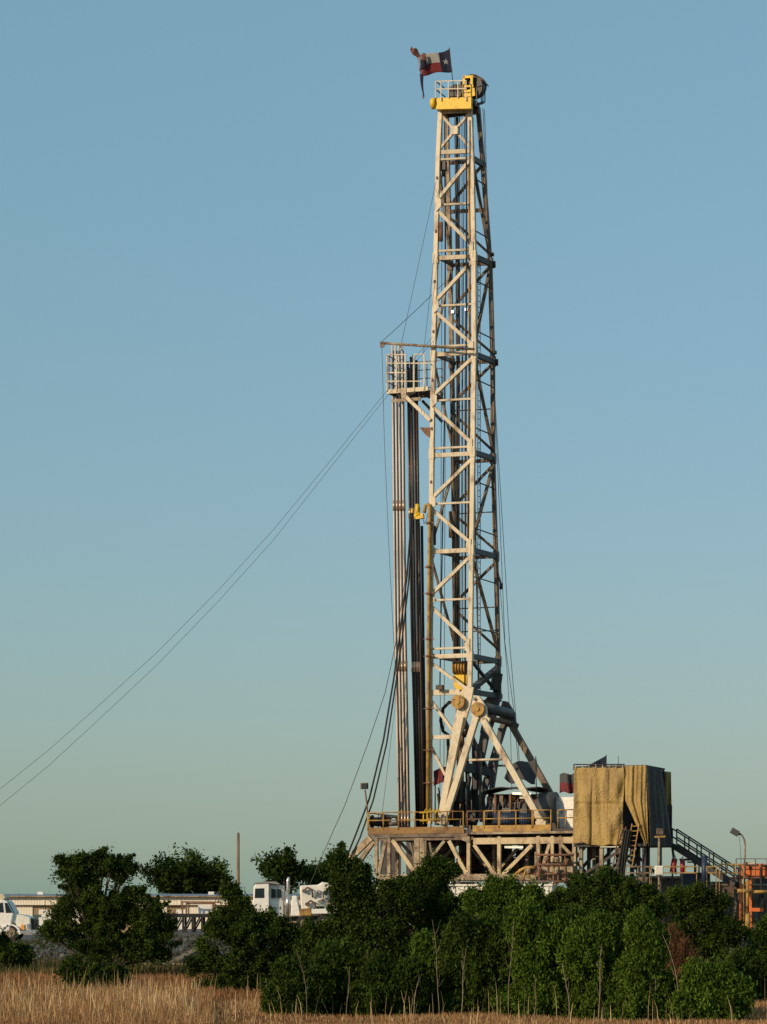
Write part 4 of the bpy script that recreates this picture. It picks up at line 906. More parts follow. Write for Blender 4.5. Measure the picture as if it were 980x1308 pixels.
# ================================================================= DOGHOUSE
vD = -2.3
dh = thing('doghouse', 'steel framed doghouse cabin draped with ochre tarps, shaded side coloured dark, beside the rig floor', 'cabin', RP(790, 1190, vD))
dh.location.z = ZP
ud0 = (RP(733, 1080, vD)-O).dot(U); ud1 = (RP(825, 1080, vD)-O).dot(U); vD1 = vD+3.9
zd0 = RP(780, 1080, vD).z; zd1 = RP(780, 979, vD).z
m = MB()
for u in (ud0+.1, (ud0+ud1)/2+.7, ud1-.1):
    for v in (vD+.12, vD1-.1): m.bar(RR(u, v, zd0), RR(u, v, zd1), .12, .12, up=U)
for v in (vD+.12, vD1-.1): m.bar(RR(ud0, v, zd1), RR(ud1, v, zd1), .1, .1)
for u in (ud0+.1, ud1-.1): m.bar(RR(u, vD+.2, zd1-.06), RR(u, vD1-.15, zd1-.06), .1, .1)
m.build('frame', 'dark', dh)
m = MB(); m.rbox(ud0-.02, ud1+.02, vD+.05, vD1, zd0-.05, zd0+.12); m.build('floor', 'dark', dh)
m = MB(); m.rbox(ud0+.02, ud1-.02, vD1-.06, vD1-.02, zd0+.13, zd1-.1); m.build('back_wall', 'dark', dh)
m = MB(); m.rbox(ud0+.2, ud0+2.6, vD+.6, vD1-.3, zd0+.13, zd1-.5); m.build('cabin_body', 'grey', dh)
# upper thin rail
m = MB(); m.tube(RP(733, 976.5, vD+.1), RP(798, 976.5, vD+.1), .035); m.tube(RP(733, 976.5, vD+.1), RP(733, 984, vD+.1), .03); m.tube(RP(790, 977, vD+.1), RP(790, 966, vD+.1), .015); m.build('top_rail', 'dark', dh)
def tf(a, b):
    x0 = 733.5-1.2*b; x1 = 797+1.0*math.sin(b*9)-7*max(0, b-.55)
    top = 980+.9*abs(math.sin(a*math.pi*5)); bot = 1077.5+3.5*a-1.3*math.sin(a*9)+.6*math.sin(a*23)
    fo = .05*math.sin(a*13+b*1.5)*(.4+b)+.035*math.sin(a*29-b*4)+.05*math.sin(a*5+b*7)*math.sin(b*5)
    fo += .12*math.exp(-((a-.36)/.018)**2)*min(1, b*3)
    fo += .07*math.exp(-((b-.47-.01*math.sin(a*7))/.012)**2)+.04*math.exp(-((a-.7)/.01)**2)
    fo += .07*math.sin((a*1.2+b)*14)*math.exp(-((a-1)/.25)**2)
    return RP(x0+(x1-x0)*a, top+(bot-top)*b, vD-.12+fo)
cloth(tf, 70, 60, 'front_tarp', 'tarp', None, None, None, parent=dh)
def tf2(a, b):
    x1 = 825.5+2.5*b; x0 = 798+2*b if b < .45 else 799+(b-.45)/.55*25
    top = 978-.5*a; bot = 1078
    fo = .12*math.sin(a*14+b*3)*(.35+b*.6)+.05*math.sin(a*31+b*6)
    return RP(x0+(x1-x0)*a, top+(bot-top)*b, vD-.16+fo*.8)
cloth(tf2, 40, 60, 'door_tarp', 'tarp', None, None, None, parent=dh)
def tf3(a, b):
    p = RP(825.5+2.5*b, 977.5+(1081-977.5)*b, vD-.15); q = RP(825.5, 978, vD); 
    fo = .14*math.sin(a*19+b*2)*(.3+.7*b)+.05*math.sin(a*43)
    return p+W*(3.3*a*(1+.12*b))+U*(fo+.25*b*a)-Vc((0, 0, .35*max(0, a-.55)*(1-b)))
cloth(tf3, 44, 40, 'side_tarp', 'tarp_dark', None, None, None, parent=dh)  # side tarp gets a darker colour to stand for its unlit face
def tf4(a, b):
    p = RP(847+10*a, 985+1*a, vD1+.2); q = RP(849+9.5*a, 1030, vD1+.2); return p+(q-p)*b+W*(.06*math.sin(a*9+b*3))
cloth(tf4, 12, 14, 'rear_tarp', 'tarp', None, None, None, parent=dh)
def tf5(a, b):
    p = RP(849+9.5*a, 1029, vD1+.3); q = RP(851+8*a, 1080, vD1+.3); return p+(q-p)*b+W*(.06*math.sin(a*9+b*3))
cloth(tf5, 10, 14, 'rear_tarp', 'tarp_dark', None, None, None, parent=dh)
def tf6(a, b): return RR(ud0+(ud1-ud0)*a, vD+.05+3.7*b, zd1+.04-.25*math.sin(a*math.pi)*math.sin(b*math.pi))
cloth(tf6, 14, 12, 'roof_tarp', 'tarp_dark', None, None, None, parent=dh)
for i in range(8):
    x = 735+i*8.6; m = MB(); m.path([RP(x, 976.5, vD+.08), RP(x+.6, 979, vD-.1), RP(x-.3, 983, vD-.17)], .018, 4); m.build('tie_rope', 'cream', dh)
m = MB(); m.path([RP(733, 1078, vD-.1), RP(731, 1088, vD), RP(733, 1100, vD+.2)], .02, 4); m.build('tie_rope', 'cream', dh)
m = MB(); m.path([RP(789, 1082, vD-.1), RP(793, 1090, vD), RP(790, 1104, vD+.2)], .02, 4); m.build('tie_rope', 'cream', dh)
# legs and stairs below the doghouse
for i, u in enumerate((ud0+.3, ud0+1.5, ud0+2.7, ud1-.9, ud1-.2)):
    for v in (vD+.4, vD1-.4):
        m = MB(); m.bar(RR(u, v, ZP), RR(u, v, zd0-.06), .2, .2, up=U); m.build('leg', 'dark' if i > 1 or v > 0 else 'cream_worn', dh)
for v in (vD+.4, vD1-.4):
    for (a, b) in ((ud0+.3, ud0+2.7), (ud1-.2, ud1-1.9), (ud1-1.9, ud0+2.7)):
        m = MB(); m.bar(RR(a, v, zd0-1.7), RR(b, v, zd0-.15), .14, .14, up=W); m.build('brace', 'dark', dh)
m = MB(); m.rbox(ud0, ud1, vD+.3, vD+.5, zd0-2.0, zd0-1.75); m.build('lower_beam', 'brown', dh)
m = MB(); m.bar(RP(767, 1079.5, vD+.2)+Vc((0, 0, -.07)), RP(790, 1079.5, vD+.2)+Vc((0, 0, -.07)), .1, .1); m.build('tube_light', 'tubelight', dh)
# flags by doghouse
t = thing('flag', 'dark blue pointed flag sticking up behind the doghouse top', 'flag', RP(774.5, 1056, 2.0))
m = MB(); m.tube(RP(774.5, 1056, 2.0), RP(774.5, 964, 2.0), .025); m.build('flagpole', 'dark', t)
cloth(lambda a, b: RP(774-24*a*(.2+.8*(1-.4*b)), 965.5+13*a+b*(14-1*a), 2.0+.12*math.sin(a*7)), 14, 6, 'flag_cloth', 'flag_blue', None, None, None, parent=t)
t = thing('flag', 'drooping flag with grey top and dark red bottom left of the doghouse', 'flag', RP(736, 1056, .6))
m = MB(); m.tube(RP(735, 1056, .6), RP(735, 984, .6), .025); m.build('flagpole', 'dark', t)
cloth(lambda a, b: RP(735-20*a, 986+4*a+b*(25-1*a)+2*math.sin(a*6), .6+.15*math.sin(a*8+b)), 14, 10, 'flag_cloth', ['flag_grey', 'maroon'], None, None, None, parent=t, matfn=lambda a, b: 0 if b < .5 else 1)
# yellow ladder
def ladder(name, label, p, q, w, n, mat, side, rail=.05):
    t = MB(); 
    for s in (-w/2, w/2): t.bar(p+side*s, q+side*s, rail, rail*1.6)
    for i in range(n):
        c = p+(q-p)*((i+.5)/n); t.bar(c-side*w/2, c+side*w/2, .035, .035)
    o = t.build(name, mat, loc=tuple(q)); tag(o, label, 'ladder'); return o
ladder('ladder', 'yellow ladder leaning from the doghouse door opening', RP(812, 1052, vD-.3), RP(803, 1108, vD-.3), .4, 9, 'yellow_worn', U)
ladder('ladder', 'brown narrow ladder left of the yellow one under the doghouse', RP(796, 1056, vD-.2), RP(786, 1112, vD-.2), .35, 9, 'rusty', U)
t = thing('cable_chute', 'dark cable chute hanging below the doghouse opening', 'cable chute', RP(800, 1120, vD-.35))
m = MB(); m.bar(RP(802, 1060, vD-.4), RP(792, 1120, vD-.4), .35, .2, up=W); m.build('chute', 'dark', t)
for i in range(3): m = MB(); m.path([RP(798+i*3, 1060, vD-.55), RP(793+i*3, 1090, vD-.55), RP(789+i*4, 1125, vD-.55)], .05, 6); m.build('cable', 'rubber', t)
# exterior stair
st = thing('outside_stair', 'black steel stair running down to the right from the doghouse', 'stair', RP(936, 1125, 1.0))
s0, s1 = RP(859, 1080, 1.0), RP(938, 1131, 1.0)
for dv in (0, .9):
    m = MB(); m.bar(s0+W*dv, s1+W*dv, .08, .3, up=(0, 0, 1)); m.build('stringer', 'dark', st)
    m = MB(); 
    for z in (.5, .95):
        m.tube(s0+W*dv+Vc((0, 0, z)), s1+W*dv+Vc((0, 0, z)), .045, n=6)
    for i in range(6):
        c = s0+(s1-s0)*(i/5)+W*dv; m.tube(c, c+Vc((0, 0, .97)), .04, n=6)
    m.build('handrail', 'dark', st)
m = MB()
for i in range(14):
    c = s0+(s1-s0)*((i+.5)/14); m.box(c+W*.45, .28, .8, .05, (U, W))
m.build('tread', 'dark', st)
m = MB(); m.bar(s0+Vc((0, 0, -.1)), s0+U*.2+Vc((0, 0, -1.6)), .12); m.bar(s1+W*.9, Vc((s1.x, s1.y+.8, ZP)), .12); m.build('support', 'dark', st)
# ================================================================= below-floor gear
t = thing('pipe_manifold', 'rusty multi level choke manifold standing under the right end of the rig floor', 'manifold', RP(710, 1130, vF-.9))
for y in (1092, 1104, 1116, 1126):
    m = MB(); m.tube(RP(684 if y < 1110 else 664, y, vF-.9), RP(733 if y < 1120 else 728, y, vF-.9), .065, n=8); m.build('header_pipe', 'rusty', t)
for x in (684, 689, 700, 707, 713, 722, 731):
    m = MB(); m.bar(RP(x, 1088+(x*7) % 9, vF-.8), RP(x, 1130, vF-.8), .07); m.build('frame_post', 'cream_worn' if x in (731, 684) else 'rusty', t)
for i, (x, y) in enumerate(((688, 1098), (700, 1098), (712, 1098), (725, 1100), (676, 1112), (690, 1112), (712, 1112))):
    p = RP(x, y, vF-1.05); m = MB(); m.tube(p-U*.1, p+U*.1, .15, n=10); m.tube(p-W*.3, p, .04); m.ring(p-W*.3, U, Vc((0, 0, 1)), .12, .02, 12, 5); m.build('valve', 'rusty' if i % 2 else 'cream_worn', t)
m = MB(); m.path([RP(650, 1126, vF-1.0), RP(664, 1112, vF-1.0), RP(672, 1108, vF-1.0), RP(684, 1108, vF-1.0)], .09, 8); m.path([RP(668, 1125, vF-1), RP(672, 1109, vF-1), RP(677, 1122, vF-1)], .07, 6); m.build('flow_line', 'yellow_worn', t)
m = MB(); p = RP(708, 1110, vF-.5); m.box(p, 2.4, .5, .35, (U, W)); m.build('skid', 'cream_worn', t)
bop = thing('blowout_preventer', 'dark stack of valves under the middle of the rig floor', 'valve stack', RR(1.6, 1.6, ZP))
for i, (z0, z1, r_) in enumerate(((ZP, 2.0, .35), (2.0, 2.6, .6), (2.7, 3.5, .5), (3.6, 4.6, .62), (4.7, 5.3, .5), (5.3, 6.4, .3))):
    m = MB(); c = RR(1.6, 1.6, z0); m.tube(c, Vc((c.x, c.y, z1)), r_, n=18); m.build('valve_body', 'dark' if i % 2 else 'maroon', bop)
for z in (3.1, 4.1):
    m = MB(); m.tube(RR(.3, 1.6, z), RR(2.9, 1.6, z), .2, n=10); m.build('ram', 'rusty', bop)
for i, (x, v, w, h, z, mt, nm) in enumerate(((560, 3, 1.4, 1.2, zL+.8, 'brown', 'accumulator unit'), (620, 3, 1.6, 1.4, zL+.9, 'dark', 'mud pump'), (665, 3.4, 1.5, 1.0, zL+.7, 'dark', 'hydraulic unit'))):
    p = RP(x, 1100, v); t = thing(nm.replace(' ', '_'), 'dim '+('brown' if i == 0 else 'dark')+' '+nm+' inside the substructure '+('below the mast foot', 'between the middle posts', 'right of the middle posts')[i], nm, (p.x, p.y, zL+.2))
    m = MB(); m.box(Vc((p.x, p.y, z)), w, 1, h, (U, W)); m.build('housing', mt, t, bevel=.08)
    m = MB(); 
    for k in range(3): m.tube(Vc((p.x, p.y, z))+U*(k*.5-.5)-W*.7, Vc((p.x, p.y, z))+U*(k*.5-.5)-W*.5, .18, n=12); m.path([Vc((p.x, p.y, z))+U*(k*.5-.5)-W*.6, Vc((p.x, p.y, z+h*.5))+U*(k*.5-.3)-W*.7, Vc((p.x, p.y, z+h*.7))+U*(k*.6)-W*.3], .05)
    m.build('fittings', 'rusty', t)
# white tank
wt = thing('water_tank', 'long white ribbed water tank behind the shrubs under the rig substructure', 'tank', P(592, 1190, 144))
wt.location.z = ZP
a = P(480, 1130, 144.5); b = P(706, 1130, 142.8); ax = (b-a); ln = ax.length; ax.normalize(); ay = Vc((-ax.y, ax.x, 0)); mid = (a+b)/2
ztop = a.z
m = MB(); m.box(Vc((mid.x, mid.y, (ZP+.35+ztop)/2))+ay*1.3, ln, 2.6, ztop-ZP-.35, (ax, ay)); m.build('shell', 'whitetank', wt, bevel=.05)
for i in range(19):
    c = a+ax*(ln*(i+.5)/19); m = MB(); m.box(Vc((c.x, c.y, (ZP+.4+ztop)/2))-ay*.03, .09, .05, ztop-ZP-.6, (ax, ay)); m.build('rib', 'whitetank', wt)
for z in (ztop-.03, ztop-.95, ZP+.5):
    m = MB(); m.box(Vc((mid.x, mid.y, z))-ay*.07, ln, .06, .1, (ax, ay)); m.build('band', 'whitetank', wt)
m = MB(); m.box(Vc((mid.x, mid.y, ZP+.17))+ay*1.3, ln, 2.2, .34, (ax, ay)); m.build('skid', 'brown', wt)
m = MB()
for i in range(8): c = a+ax*(ln*i/7); c.z = ztop; m.tube(c, c+Vc((0, 0, .16)), .03, n=5)
m.tube(Vc((a.x, a.y, ztop+.16)), Vc((b.x, b.y, ztop+.16)), .03, n=5); m.build('top_rail', 'chrome', wt)
# ================================================================= right side
def railth(x0, x1, y0, y1, Y, n, mat, label, zb=None):
    a0, a1 = P(x0, y0, Y), P(x1, y0, Y); h = P(0, y0, Y).z-P(0, y1, Y).z
    m = MB(); m.bar(a0, a1, .07, .07); m.bar(a0-Vc((0, 0, h)), a1-Vc((0, 0, h)), .06, .06)
    for i in range(n+1):
        c = a0+(a1-a0)*(i/n); m.bar(c+Vc((0, 0, .0)), Vc((c.x, c.y, c.z-h)), .05, .05)
    for i in (0, n): c = a0+(a1-a0)*(i/n); m.tube(c-Vc((0, 0, h)), Vc((c.x, c.y, ZP)), .022, n=5)
    o = m.build('walkway_railing', mat, loc=(a0.x, a0.y, ZP)); tag(o, label, 'railing', 'yellow walkway railings')
railth(800, 830, 1107, 1115, 141, 2, 'cream_worn', 'pale railing section below the doghouse, left of the lamp post')
railth(832, 890, 1107, 1115, 141.5, 4, 'yellow_worn', 'yellow railing section between the lamp post and the blue cylinder')
railth(903, 915, 1107, 1115, 142, 1, 'yellow_worn', 'short yellow railing section right of the blue cylinder')
railth(919, 950, 1104, 1115, 142, 3, 'yellow_worn', 'yellow railing section joining the orange tank platform')
t = thing('lamp_post', 'slim post with a boxed floodlight and cross bar in front of the doghouse', 'lamp post', P(842, 1160, 139)); t.location.z = ZP
m = MB(); m.tube(Vc((P(842, 0, 139).x, 139, ZP)), P(842, 1068, 139), .06); m.build('pole', 'cream_worn', t)
m = MB(); m.bar(P(836, 1069, 139), P(850, 1068.5, 139), .08, .1); m.build('crossbar', 'yellow_worn', t)
m = MB(); m.box(P(843, 1062, 139.1), .36, .25, .34); m.build('floodlight', 'brown', t, bevel=.03)
m = MB(); m.box(Vc((P(842, 0, 139).x, 139, ZP+.1)), .9, .6, .18); m.build('base', 'yellow_worn', t)
t = thing('junction_box', 'pale electrical box mounted on the railing by the lamp post', 'electrical box', P(842, 1118, 138.7)); 
m = MB(); m.box(P(842, 1112, 138.7), .46, .2, .5); m.build('box', 'white', t, bevel=.02)
m = MB(); m.box(P(842, 1112, 138.58), .38, .03, .42); m.build('lid', 'whitetank', t)
def cyl(name, label, cat, px, y0, y1, Y, r, mat, group=None, tilt=0):
    p = P(px, y1, Y); q = P(px+tilt, y0, Y); t = thing(name, label, cat, tuple(p), group)
    m = MB(); m.tube(p, q, r, n=16); m.build('body', mat, t)
    m = MB(); m.tube(q, q+(q-p).normalized()*.1, r*.75, r*.4, n=16); m.tube(q+(q-p).normalized()*.1, q+(q-p).normalized()*.2, r*.2, n=8); m.build('cap', 'chrome' if mat == 'red' else mat, t)
    m = MB(); m.tube(p, Vc((p.x, p.y, ZP)), r*.3, n=8); m.build('support', 'dark', t)
cyl('fire_extinguisher', 'red cylinder leaning left of the pair below the outside stair', 'cylinder', 859, 1097, 1114, 145, .16, 'red', 'red cylinders', 3)
cyl('fire_extinguisher', 'red upright cylinder right of the pair below the outside stair', 'cylinder', 872, 1098, 1114, 145, .14, 'red', 'red cylinders')
cyl('separator_tower', 'tall dark blue cylinder beside the yellow railing', 'cylinder', 900, 1095, 1128, 144, .17, 'blue')
t = thing('control_unit', 'dark blue hydraulic unit behind the yellow railing near the blue cylinder', 'hydraulic unit', P(890, 1128, 147)); t.location.z = ZP
m = MB(); m.box(Vc((P(888, 0, 147).x, 147, P(0, 1126, 147).z)), 1.6, 1, 1.0); m.build('tank', 'blue', t, bevel=.06)
m = MB(); m.path([P(868, 1098, 147), P(884, 1098, 147), P(888, 1104, 147), P(888, 1118, 147)], .07, 6); m.path([P(893, 1120, 147), P(893, 1102, 147), P(878, 1101, 147)], .05); m.build('piping', 'blue', t)
m = MB(); m.box(Vc((P(888, 0, 147).x, 147, (ZP+P(0, 1137, 147).z)/2)), 1.3, .9, P(0, 1137, 147).z-ZP-.02); m.build('skid', 'dark', t)
# tall lamp on the right
t = thing('lamp_post', 'tall bent lamp post with a tilted floodlight above the orange tank', 'lamp post', P(951, 1190, 146)); t.location.z = ZP
m = MB(); m.path([Vc((P(951, 0, 146).x, 146, ZP)), P(951, 1110, 146), P(952, 1080, 146), P(951, 1073, 146), P(948, 1067, 146), P(945, 1065, 146)], .05, 6); m.build('pole', 'cream_worn', t)
m = MB(); m.bar(P(934, 1060, 146), P(943.5, 1065.5, 146), .32, .26, up=(0, 1, 0)); hd = m.build('floodlight', 'grey', t, bevel=.03)
m = MB(); m.bar(P(943.5, 1065.5, 146), P(946.5, 1065.5, 146), .12); m.build('bracket', 'dark', hd)
m = MB(); m.path([P(944, 1067, 146.05), P(946, 1085, 146.05), P(947, 1110, 146.05)], .012, 4); m.build('wire', 'cable', t)
t = thing('lamp_post', 'short post with a square floodlight at the left corner of the rig floor', 'lamp post', RP(471, 1058, vF+.1))
m = MB(); m.path([RP(471, 1058, vF+.1), RP(469, 1030, vF+.1), RP(466.5, 1009, vF+.1)], .05, 6); m.build('pole', 'rusty', t)
m = MB(); m.box(RP(465.5, 1004, vF+.1), .42, .26, .36, (U, W)); fl = m.build('floodlight', 'brown', t, bevel=.03)
m = MB(); m.box(RP(465.5, 1004, vF-.05), .34, .03, .28, (U, W)); m.build('lens', 'glass', fl)
# orange tank
ot = thing('shaker_tank', 'orange shale shaker tank on tall legs at the right edge', 'tank', P(965, 1190, 146)); ot.location.z = ZP
def bx(x0, x1, y0, y1, Y0, Y1, mat, name, par, bev=0):
    a = P(x0, y0, Y0); b = P(x1, y1, Y0); m = MB(); m.box(Vc(((a.x+b.x)/2, (Y0+Y1)/2, (a.z+b.z)/2)), b.x-a.x, Y1-Y0, a.z-b.z); return m.build(name, mat, par, bevel=bev)
bx(951, 978, 1103, 1119, 146, 148.5, 'orange', 'tank_body', ot, .05); bx(979, 1010, 1106, 1119, 146.2, 148.5, 'orange', 'tank_body', ot, .05)
bx(952, 964, 1101, 1104, 145.8, 146.6, 'cream', 'hatch', ot)
bx(941, 1012, 1119.5, 1122, 145.6, 149, 'rusty', 'platform', ot)
bx(957, 960, 1106, 1111, 145.95, 146.05, 'dark', 'port', ot)
for x, yb in ((946, 1165), (958.5, 1165), (985, 1165)):
    for Y in (145.8, 148.6):
        c = P(x, 1122, Y); m = MB(); m.bar(c, Vc((c.x, c.y, ZP)), .14, .14, up=(1, 0, 0)); m.build('leg', 'orange', ot)
m = MB(); m.bar(P(946, 1135, 145.8), P(958, 1123, 145.8), .09); m.bar(P(958, 1162, 145.8), P(975, 1162, 145.8), .2); m.build('brace', 'orange', ot)
m = MB()
for x in (940.5, 951, 965, 980, 1000): c = P(x, 1119, 145.7); m.bar(c, c+Vc((0, 0, .95)), .05)
for y in (1097, 1106): m.bar(P(940.5, y, 145.7), P(1000, y, 145.7), .04)
m.build('railing', 'brown', ot)
m = MB(); m.path([P(972, 1108, 145.5), P(972, 1120, 145.5), P(974, 1145, 145.5), P(976, 1160, 145.5)], .08); m.path([P(972, 1106, 145.5), P(985, 1106, 145.5)], .08); m.build('hose', 'rubber', ot)
t = thing('yellow_pipe', 'yellow horizontal pipe with a vertical drop under the orange tank', 'pipe', P(955, 1160, 145)); 
m = MB(); m.tube(P(942, 1138, 145), P(962, 1138, 145), .12); m.tube(P(962, 1139, 145), P(985, 1139, 145), .09); m.tube(P(955, 1124, 145), P(955, 1165, 145), .09); m.build('pipe', 'yellow_worn', t)
m = MB(); m.tube(P(955, 1165, 145), Vc((P(955, 0, 145).x, 145, ZP)), .15); m.build('foot', 'yellow_worn', t)
t = thing('mud_tank', 'long grey brown mud tank behind the orange tank legs', 'tank', P(930, 1180, 156)); t.location.z = ZP
bx(905, 1060, 1131, 1180, 156, 159, 'brown', 'tank_body', t); bx(931, 946, 1120, 1127, 155, 156, 'cream', 'tool_box', t); bx(908, 930, 1126, 1131, 156.3, 158, 'grey', 'pump', t); bx(961, 985, 1122, 1129, 156.2, 158, 'dark', 'agitator', t)
bx(904, 1061, 1129, 1131, 155.9, 159.1, 'cream_worn', 'walkway', t)
for i in range(12):
    x = 912+i*12; m = MB(); c = P(x, 1156, 155.93); m.box(c, .12, .14, 2.0); m.build('rib', 'brown', t)
t = thing('mud_tank', 'grey steel tank half hidden behind the trees under the doghouse', 'tank', P(800, 1180, 150)); t.location.z = ZP
bx(745, 890, 1122, 1182, 152, 155, 'brown', 'tank_body', t); bx(742, 893, 1119, 1122, 151.8, 155, 'cream_worn', 'walkway', t)
# ================================================================= cables and guys
def sag(p, q, s, n=14): return [p+(q-p)*(i/n)-Vc((0, 0, s*4*(i/n)*(1-i/n))) for i in range(n+1)]
def wire(name, label, cat, pts, r, mat='cable', group=None):
    m = MB(); m.path(pts, r, 5); o = m.build(name, mat, loc=tuple(pts[-1])); return tag(o, label, cat, group)
GW = 'guy wires'
def gpath(rows_, Ya, Yb):
    n = len(rows_); tot = rows_[0][0]-rows_[-1][0]
    return [P(x, y, Ya+(Yb-Ya)*(rows_[0][0]-x)/tot) for x, y in rows_]
wire('guy_wire', 'upper of the two long guy wires running down to the lower left', 'guy wire', gpath([(553, 430), (488, 507), (420, 591), (350, 676), (280, 753), (200, 834), (120, 907), (60, 960), (0, 1008), (-90, 1072), (-200, 1140), (-285, 1188)], 150.4, 132), .011, group=GW)
wire('guy_wire', 'lower of the two long guy wires running down to the lower left', 'guy wire', gpath([(553, 436), (488, 514), (420, 600), (350, 689), (280, 767), (200, 850), (120, 925), (60, 980), (0, 1029), (-90, 1098), (-170, 1150), (-225, 1184)], 150.2, 134), .011, group=GW)
wire('guy_wire', 'fine wire slanting from the mast down to the tip of the racking board boom', 'guy wire', sag(RP(575, 354, 2.0), RP(487, 437, -.3), .05), .018, group=GW)
wire('guy_wire', 'fine wire from the upper left mast leg down to the pale pipe stands', 'guy wire', sag(RP(557, 232, -.2), RP(513, 438, -.2), .05), .014, group=GW)
wire('guy_wire', 'fine wire close to the mast leg ending at the racking board railing', 'guy wire', sag(RP(555, 325, -.2), RP(541, 452, -.2), .05), .014, group=GW)
wire('hoist_cable', 'thin cable hanging from the boom tip left of the pipe stands down to the floor', 'cable', [RP(488, 444, -.3), RP(491, 560, -.4), RP(496, 680, -.6), RP(502, 800, -.7), RP(508, 900, -.8), RP(516, 1045, -.9)], .015)
wire('hoist_cable', 'thin dark cable curving from the pipe stands to the lower left behind the tall tree', 'cable', [RP(524, 700, -.4), RP(513, 770, -.5), RP(505, 825, -.6), RP(492, 885, -.8), RP(470, 950, -1), RP(440, 1030, -1.4), RP(412, 1092, -2), RP(396, 1130, -2.4)], .022)
wire('hose_bundle', 'left of two thick black hoses sweeping down left beside the pipe stands', 'hose', [RP(526, 655, -.5), RP(520, 735, -.5), RP(511, 810, -.6), RP(503, 868, -.7), RP(490, 945, -.9), RP(472, 1020, -1.3), RP(455, 1065, -1.8), RP(441, 1100, -2)], .055, 'rubber', 'black hoses left of the mast')
wire('hose_bundle', 'right of two thick black hoses sweeping down left beside the pipe stands', 'hose', [RP(528, 655, -.45), RP(522, 745, -.45), RP(514, 815, -.55), RP(506, 872, -.65), RP(494, 950, -.85), RP(477, 1022, -1.2), RP(460, 1070, -1.7), RP(446, 1100, -1.9)], .05, 'rubber', 'black hoses left of the mast')
wire('hoist_cable', 'thin cable from the rig floor up along the air winch at the left', 'cable', [RP(515, 760, 0), RP(505, 900, -.3), RP(488, 1042, -.6)], .012)
wire('guy_wire', 'outer thin wire right of the mast from the crown basket to the rig floor', 'guy wire', [RP(617, 138, 1.2), RP(621, 230, 1.3), RP(627, 380, 1.6), RP(633, 520, 2), RP(639, 620, 2.2), RP(651, 820, 2.6), RP(662, 950, 2.8), RP(668, 1045, 3)], .018, group=GW)
wire('guy_wire', 'inner thin wire right of the mast from its crown to the raising frame', 'guy wire', [RP(619, 140, 1.0), RP(630, 470, 1.7), RP(636, 600, 2.0), RP(645, 820, 2.4), RP(657, 912, 2.6), RP(664, 1000, 2.8)], .018, group=GW)
wire('hoist_cable', 'short cable from the right leg bracket down behind the raising frame', 'cable', [RP(638, 740, 2.6), RP(648, 860, 2.8), RP(652, 920, 2.9), RP(654, 1010, 3.0)], .016)
# ================================================================= LEFT: building, pole, vehicles
b = thing('long_building', 'long low cream and tan building with blue grey roof behind the trucks', 'building', (P(150, 0, 230).x, 233, 0))
Yb = 230
x0, x1 = P(-120, 0, Yb).x, P(392, 0, Yb).x
zt = P(0, 1145, Yb).z; zm = P(0, 1156, Yb).z
m = MB(); m.box(Vc(((x0+x1)/2, Yb+4.2, (zm-.01)/2)), x1-x0, 7.6, zm-.01); m.build('lower_wall', 'wall', b)
m = MB(); m.box(Vc(((x0+x1)/2, Yb+4, (zm+zt)/2)), x1-x0+.3, 8, zt-zm); m.build('upper_wall', 'fascia', b)
m = MB(); m.add([(x0-.5, Yb-.3, zt+.02), (x1+.5, Yb-.3, zt+.02), (x1+.5, Yb+4, zt+.25), (x0-.5, Yb+4, zt+.25), (x0-.5, Yb+8.3, zt+.02), (x1+.5, Yb+8.3, zt+.02)], [(0, 1, 2, 3), (3, 2, 5, 4), (0, 3, 4), (1, 5, 2), (0, 4, 5, 1)]); m.build('roof', 'roof', b)
for i in range(int((x1-x0)/3)+1):
    m = MB(); m.box(Vc((x0+i*3+.2, Yb-.03, (zm+zt)/2)), .07, .05, zt-zm-.02); m.build('seam', 'fascia', b)
    m = MB(); m.box(Vc((x0+i*3+.2, Yb+.37, zm/2)), .07, .06, zm-.05); m.build('seam', 'wall', b)
for x in (270, 52, 160): 
    m = MB(); c = P(x, 1141.5, Yb+3); m.box(c, .5, .5, .35); m.build('roof_vent', 'white', b)
for px in (-60, 18, 110, 190, 262, 330):
    m = MB(); c = P(px, 1163, Yb); m.box(Vc((c.x, Yb+.37, 1.35)), 3.2, .08, 2.5); m.build('roll_up_door', 'fascia', b)
m = MB(); m.box(Vc(((x0+x1)/2, Yb-.36, zt+.0)), x1-x0+1, .14, .12); m.build('gutter', 'cream_worn', b)
for px in (52, 228):
    m = MB(); c = P(px+5, 1163, Yb); m.box(Vc((c.x, Yb+.36, 1.2)), 1.1, .1, 2.2); m.build('door', 'white', b)
t = thing('utility_pole', 'plain brown wooden pole standing right of the broad dark tree', 'pole', (P(304, 0, 205).x, 205, 0))
m = MB(); m.tube(Vc((P(304, 0, 205).x, 205, 0)), P(304.5, 1064, 205), .15, .11, n=10); m.build('pole', 'wood', t)
m = MB(); m.tube(P(304.5, 1064, 205), P(304.5, 1061, 205), .03); m.build('pole_tip', 'chrome', t)
# wheels
def wheel(t, c, ax, r=.5, w=.3):
    m = MB(); m.tube(c-ax*w/2, c+ax*w/2, r, n=26); ty = m.build('tyre', 'rubber', t, bevel=.05)
    m = MB(); m.tube(c-ax*(w/2+.02), c-ax*(w/2-.05), r*.55, n=20); m.tube(c-ax*(w/2+.08), c-ax*(w/2+.02), r*.2, n=12)
    for k in range(8): e = c+Vc((r*.4*math.cos(k*.785), 0, r*.4*math.sin(k*.785))); m.tube(e-ax*(w/2+.05), e-ax*(w/2), .03, n=5)
    m.build('rim', 'cream_worn', ty)
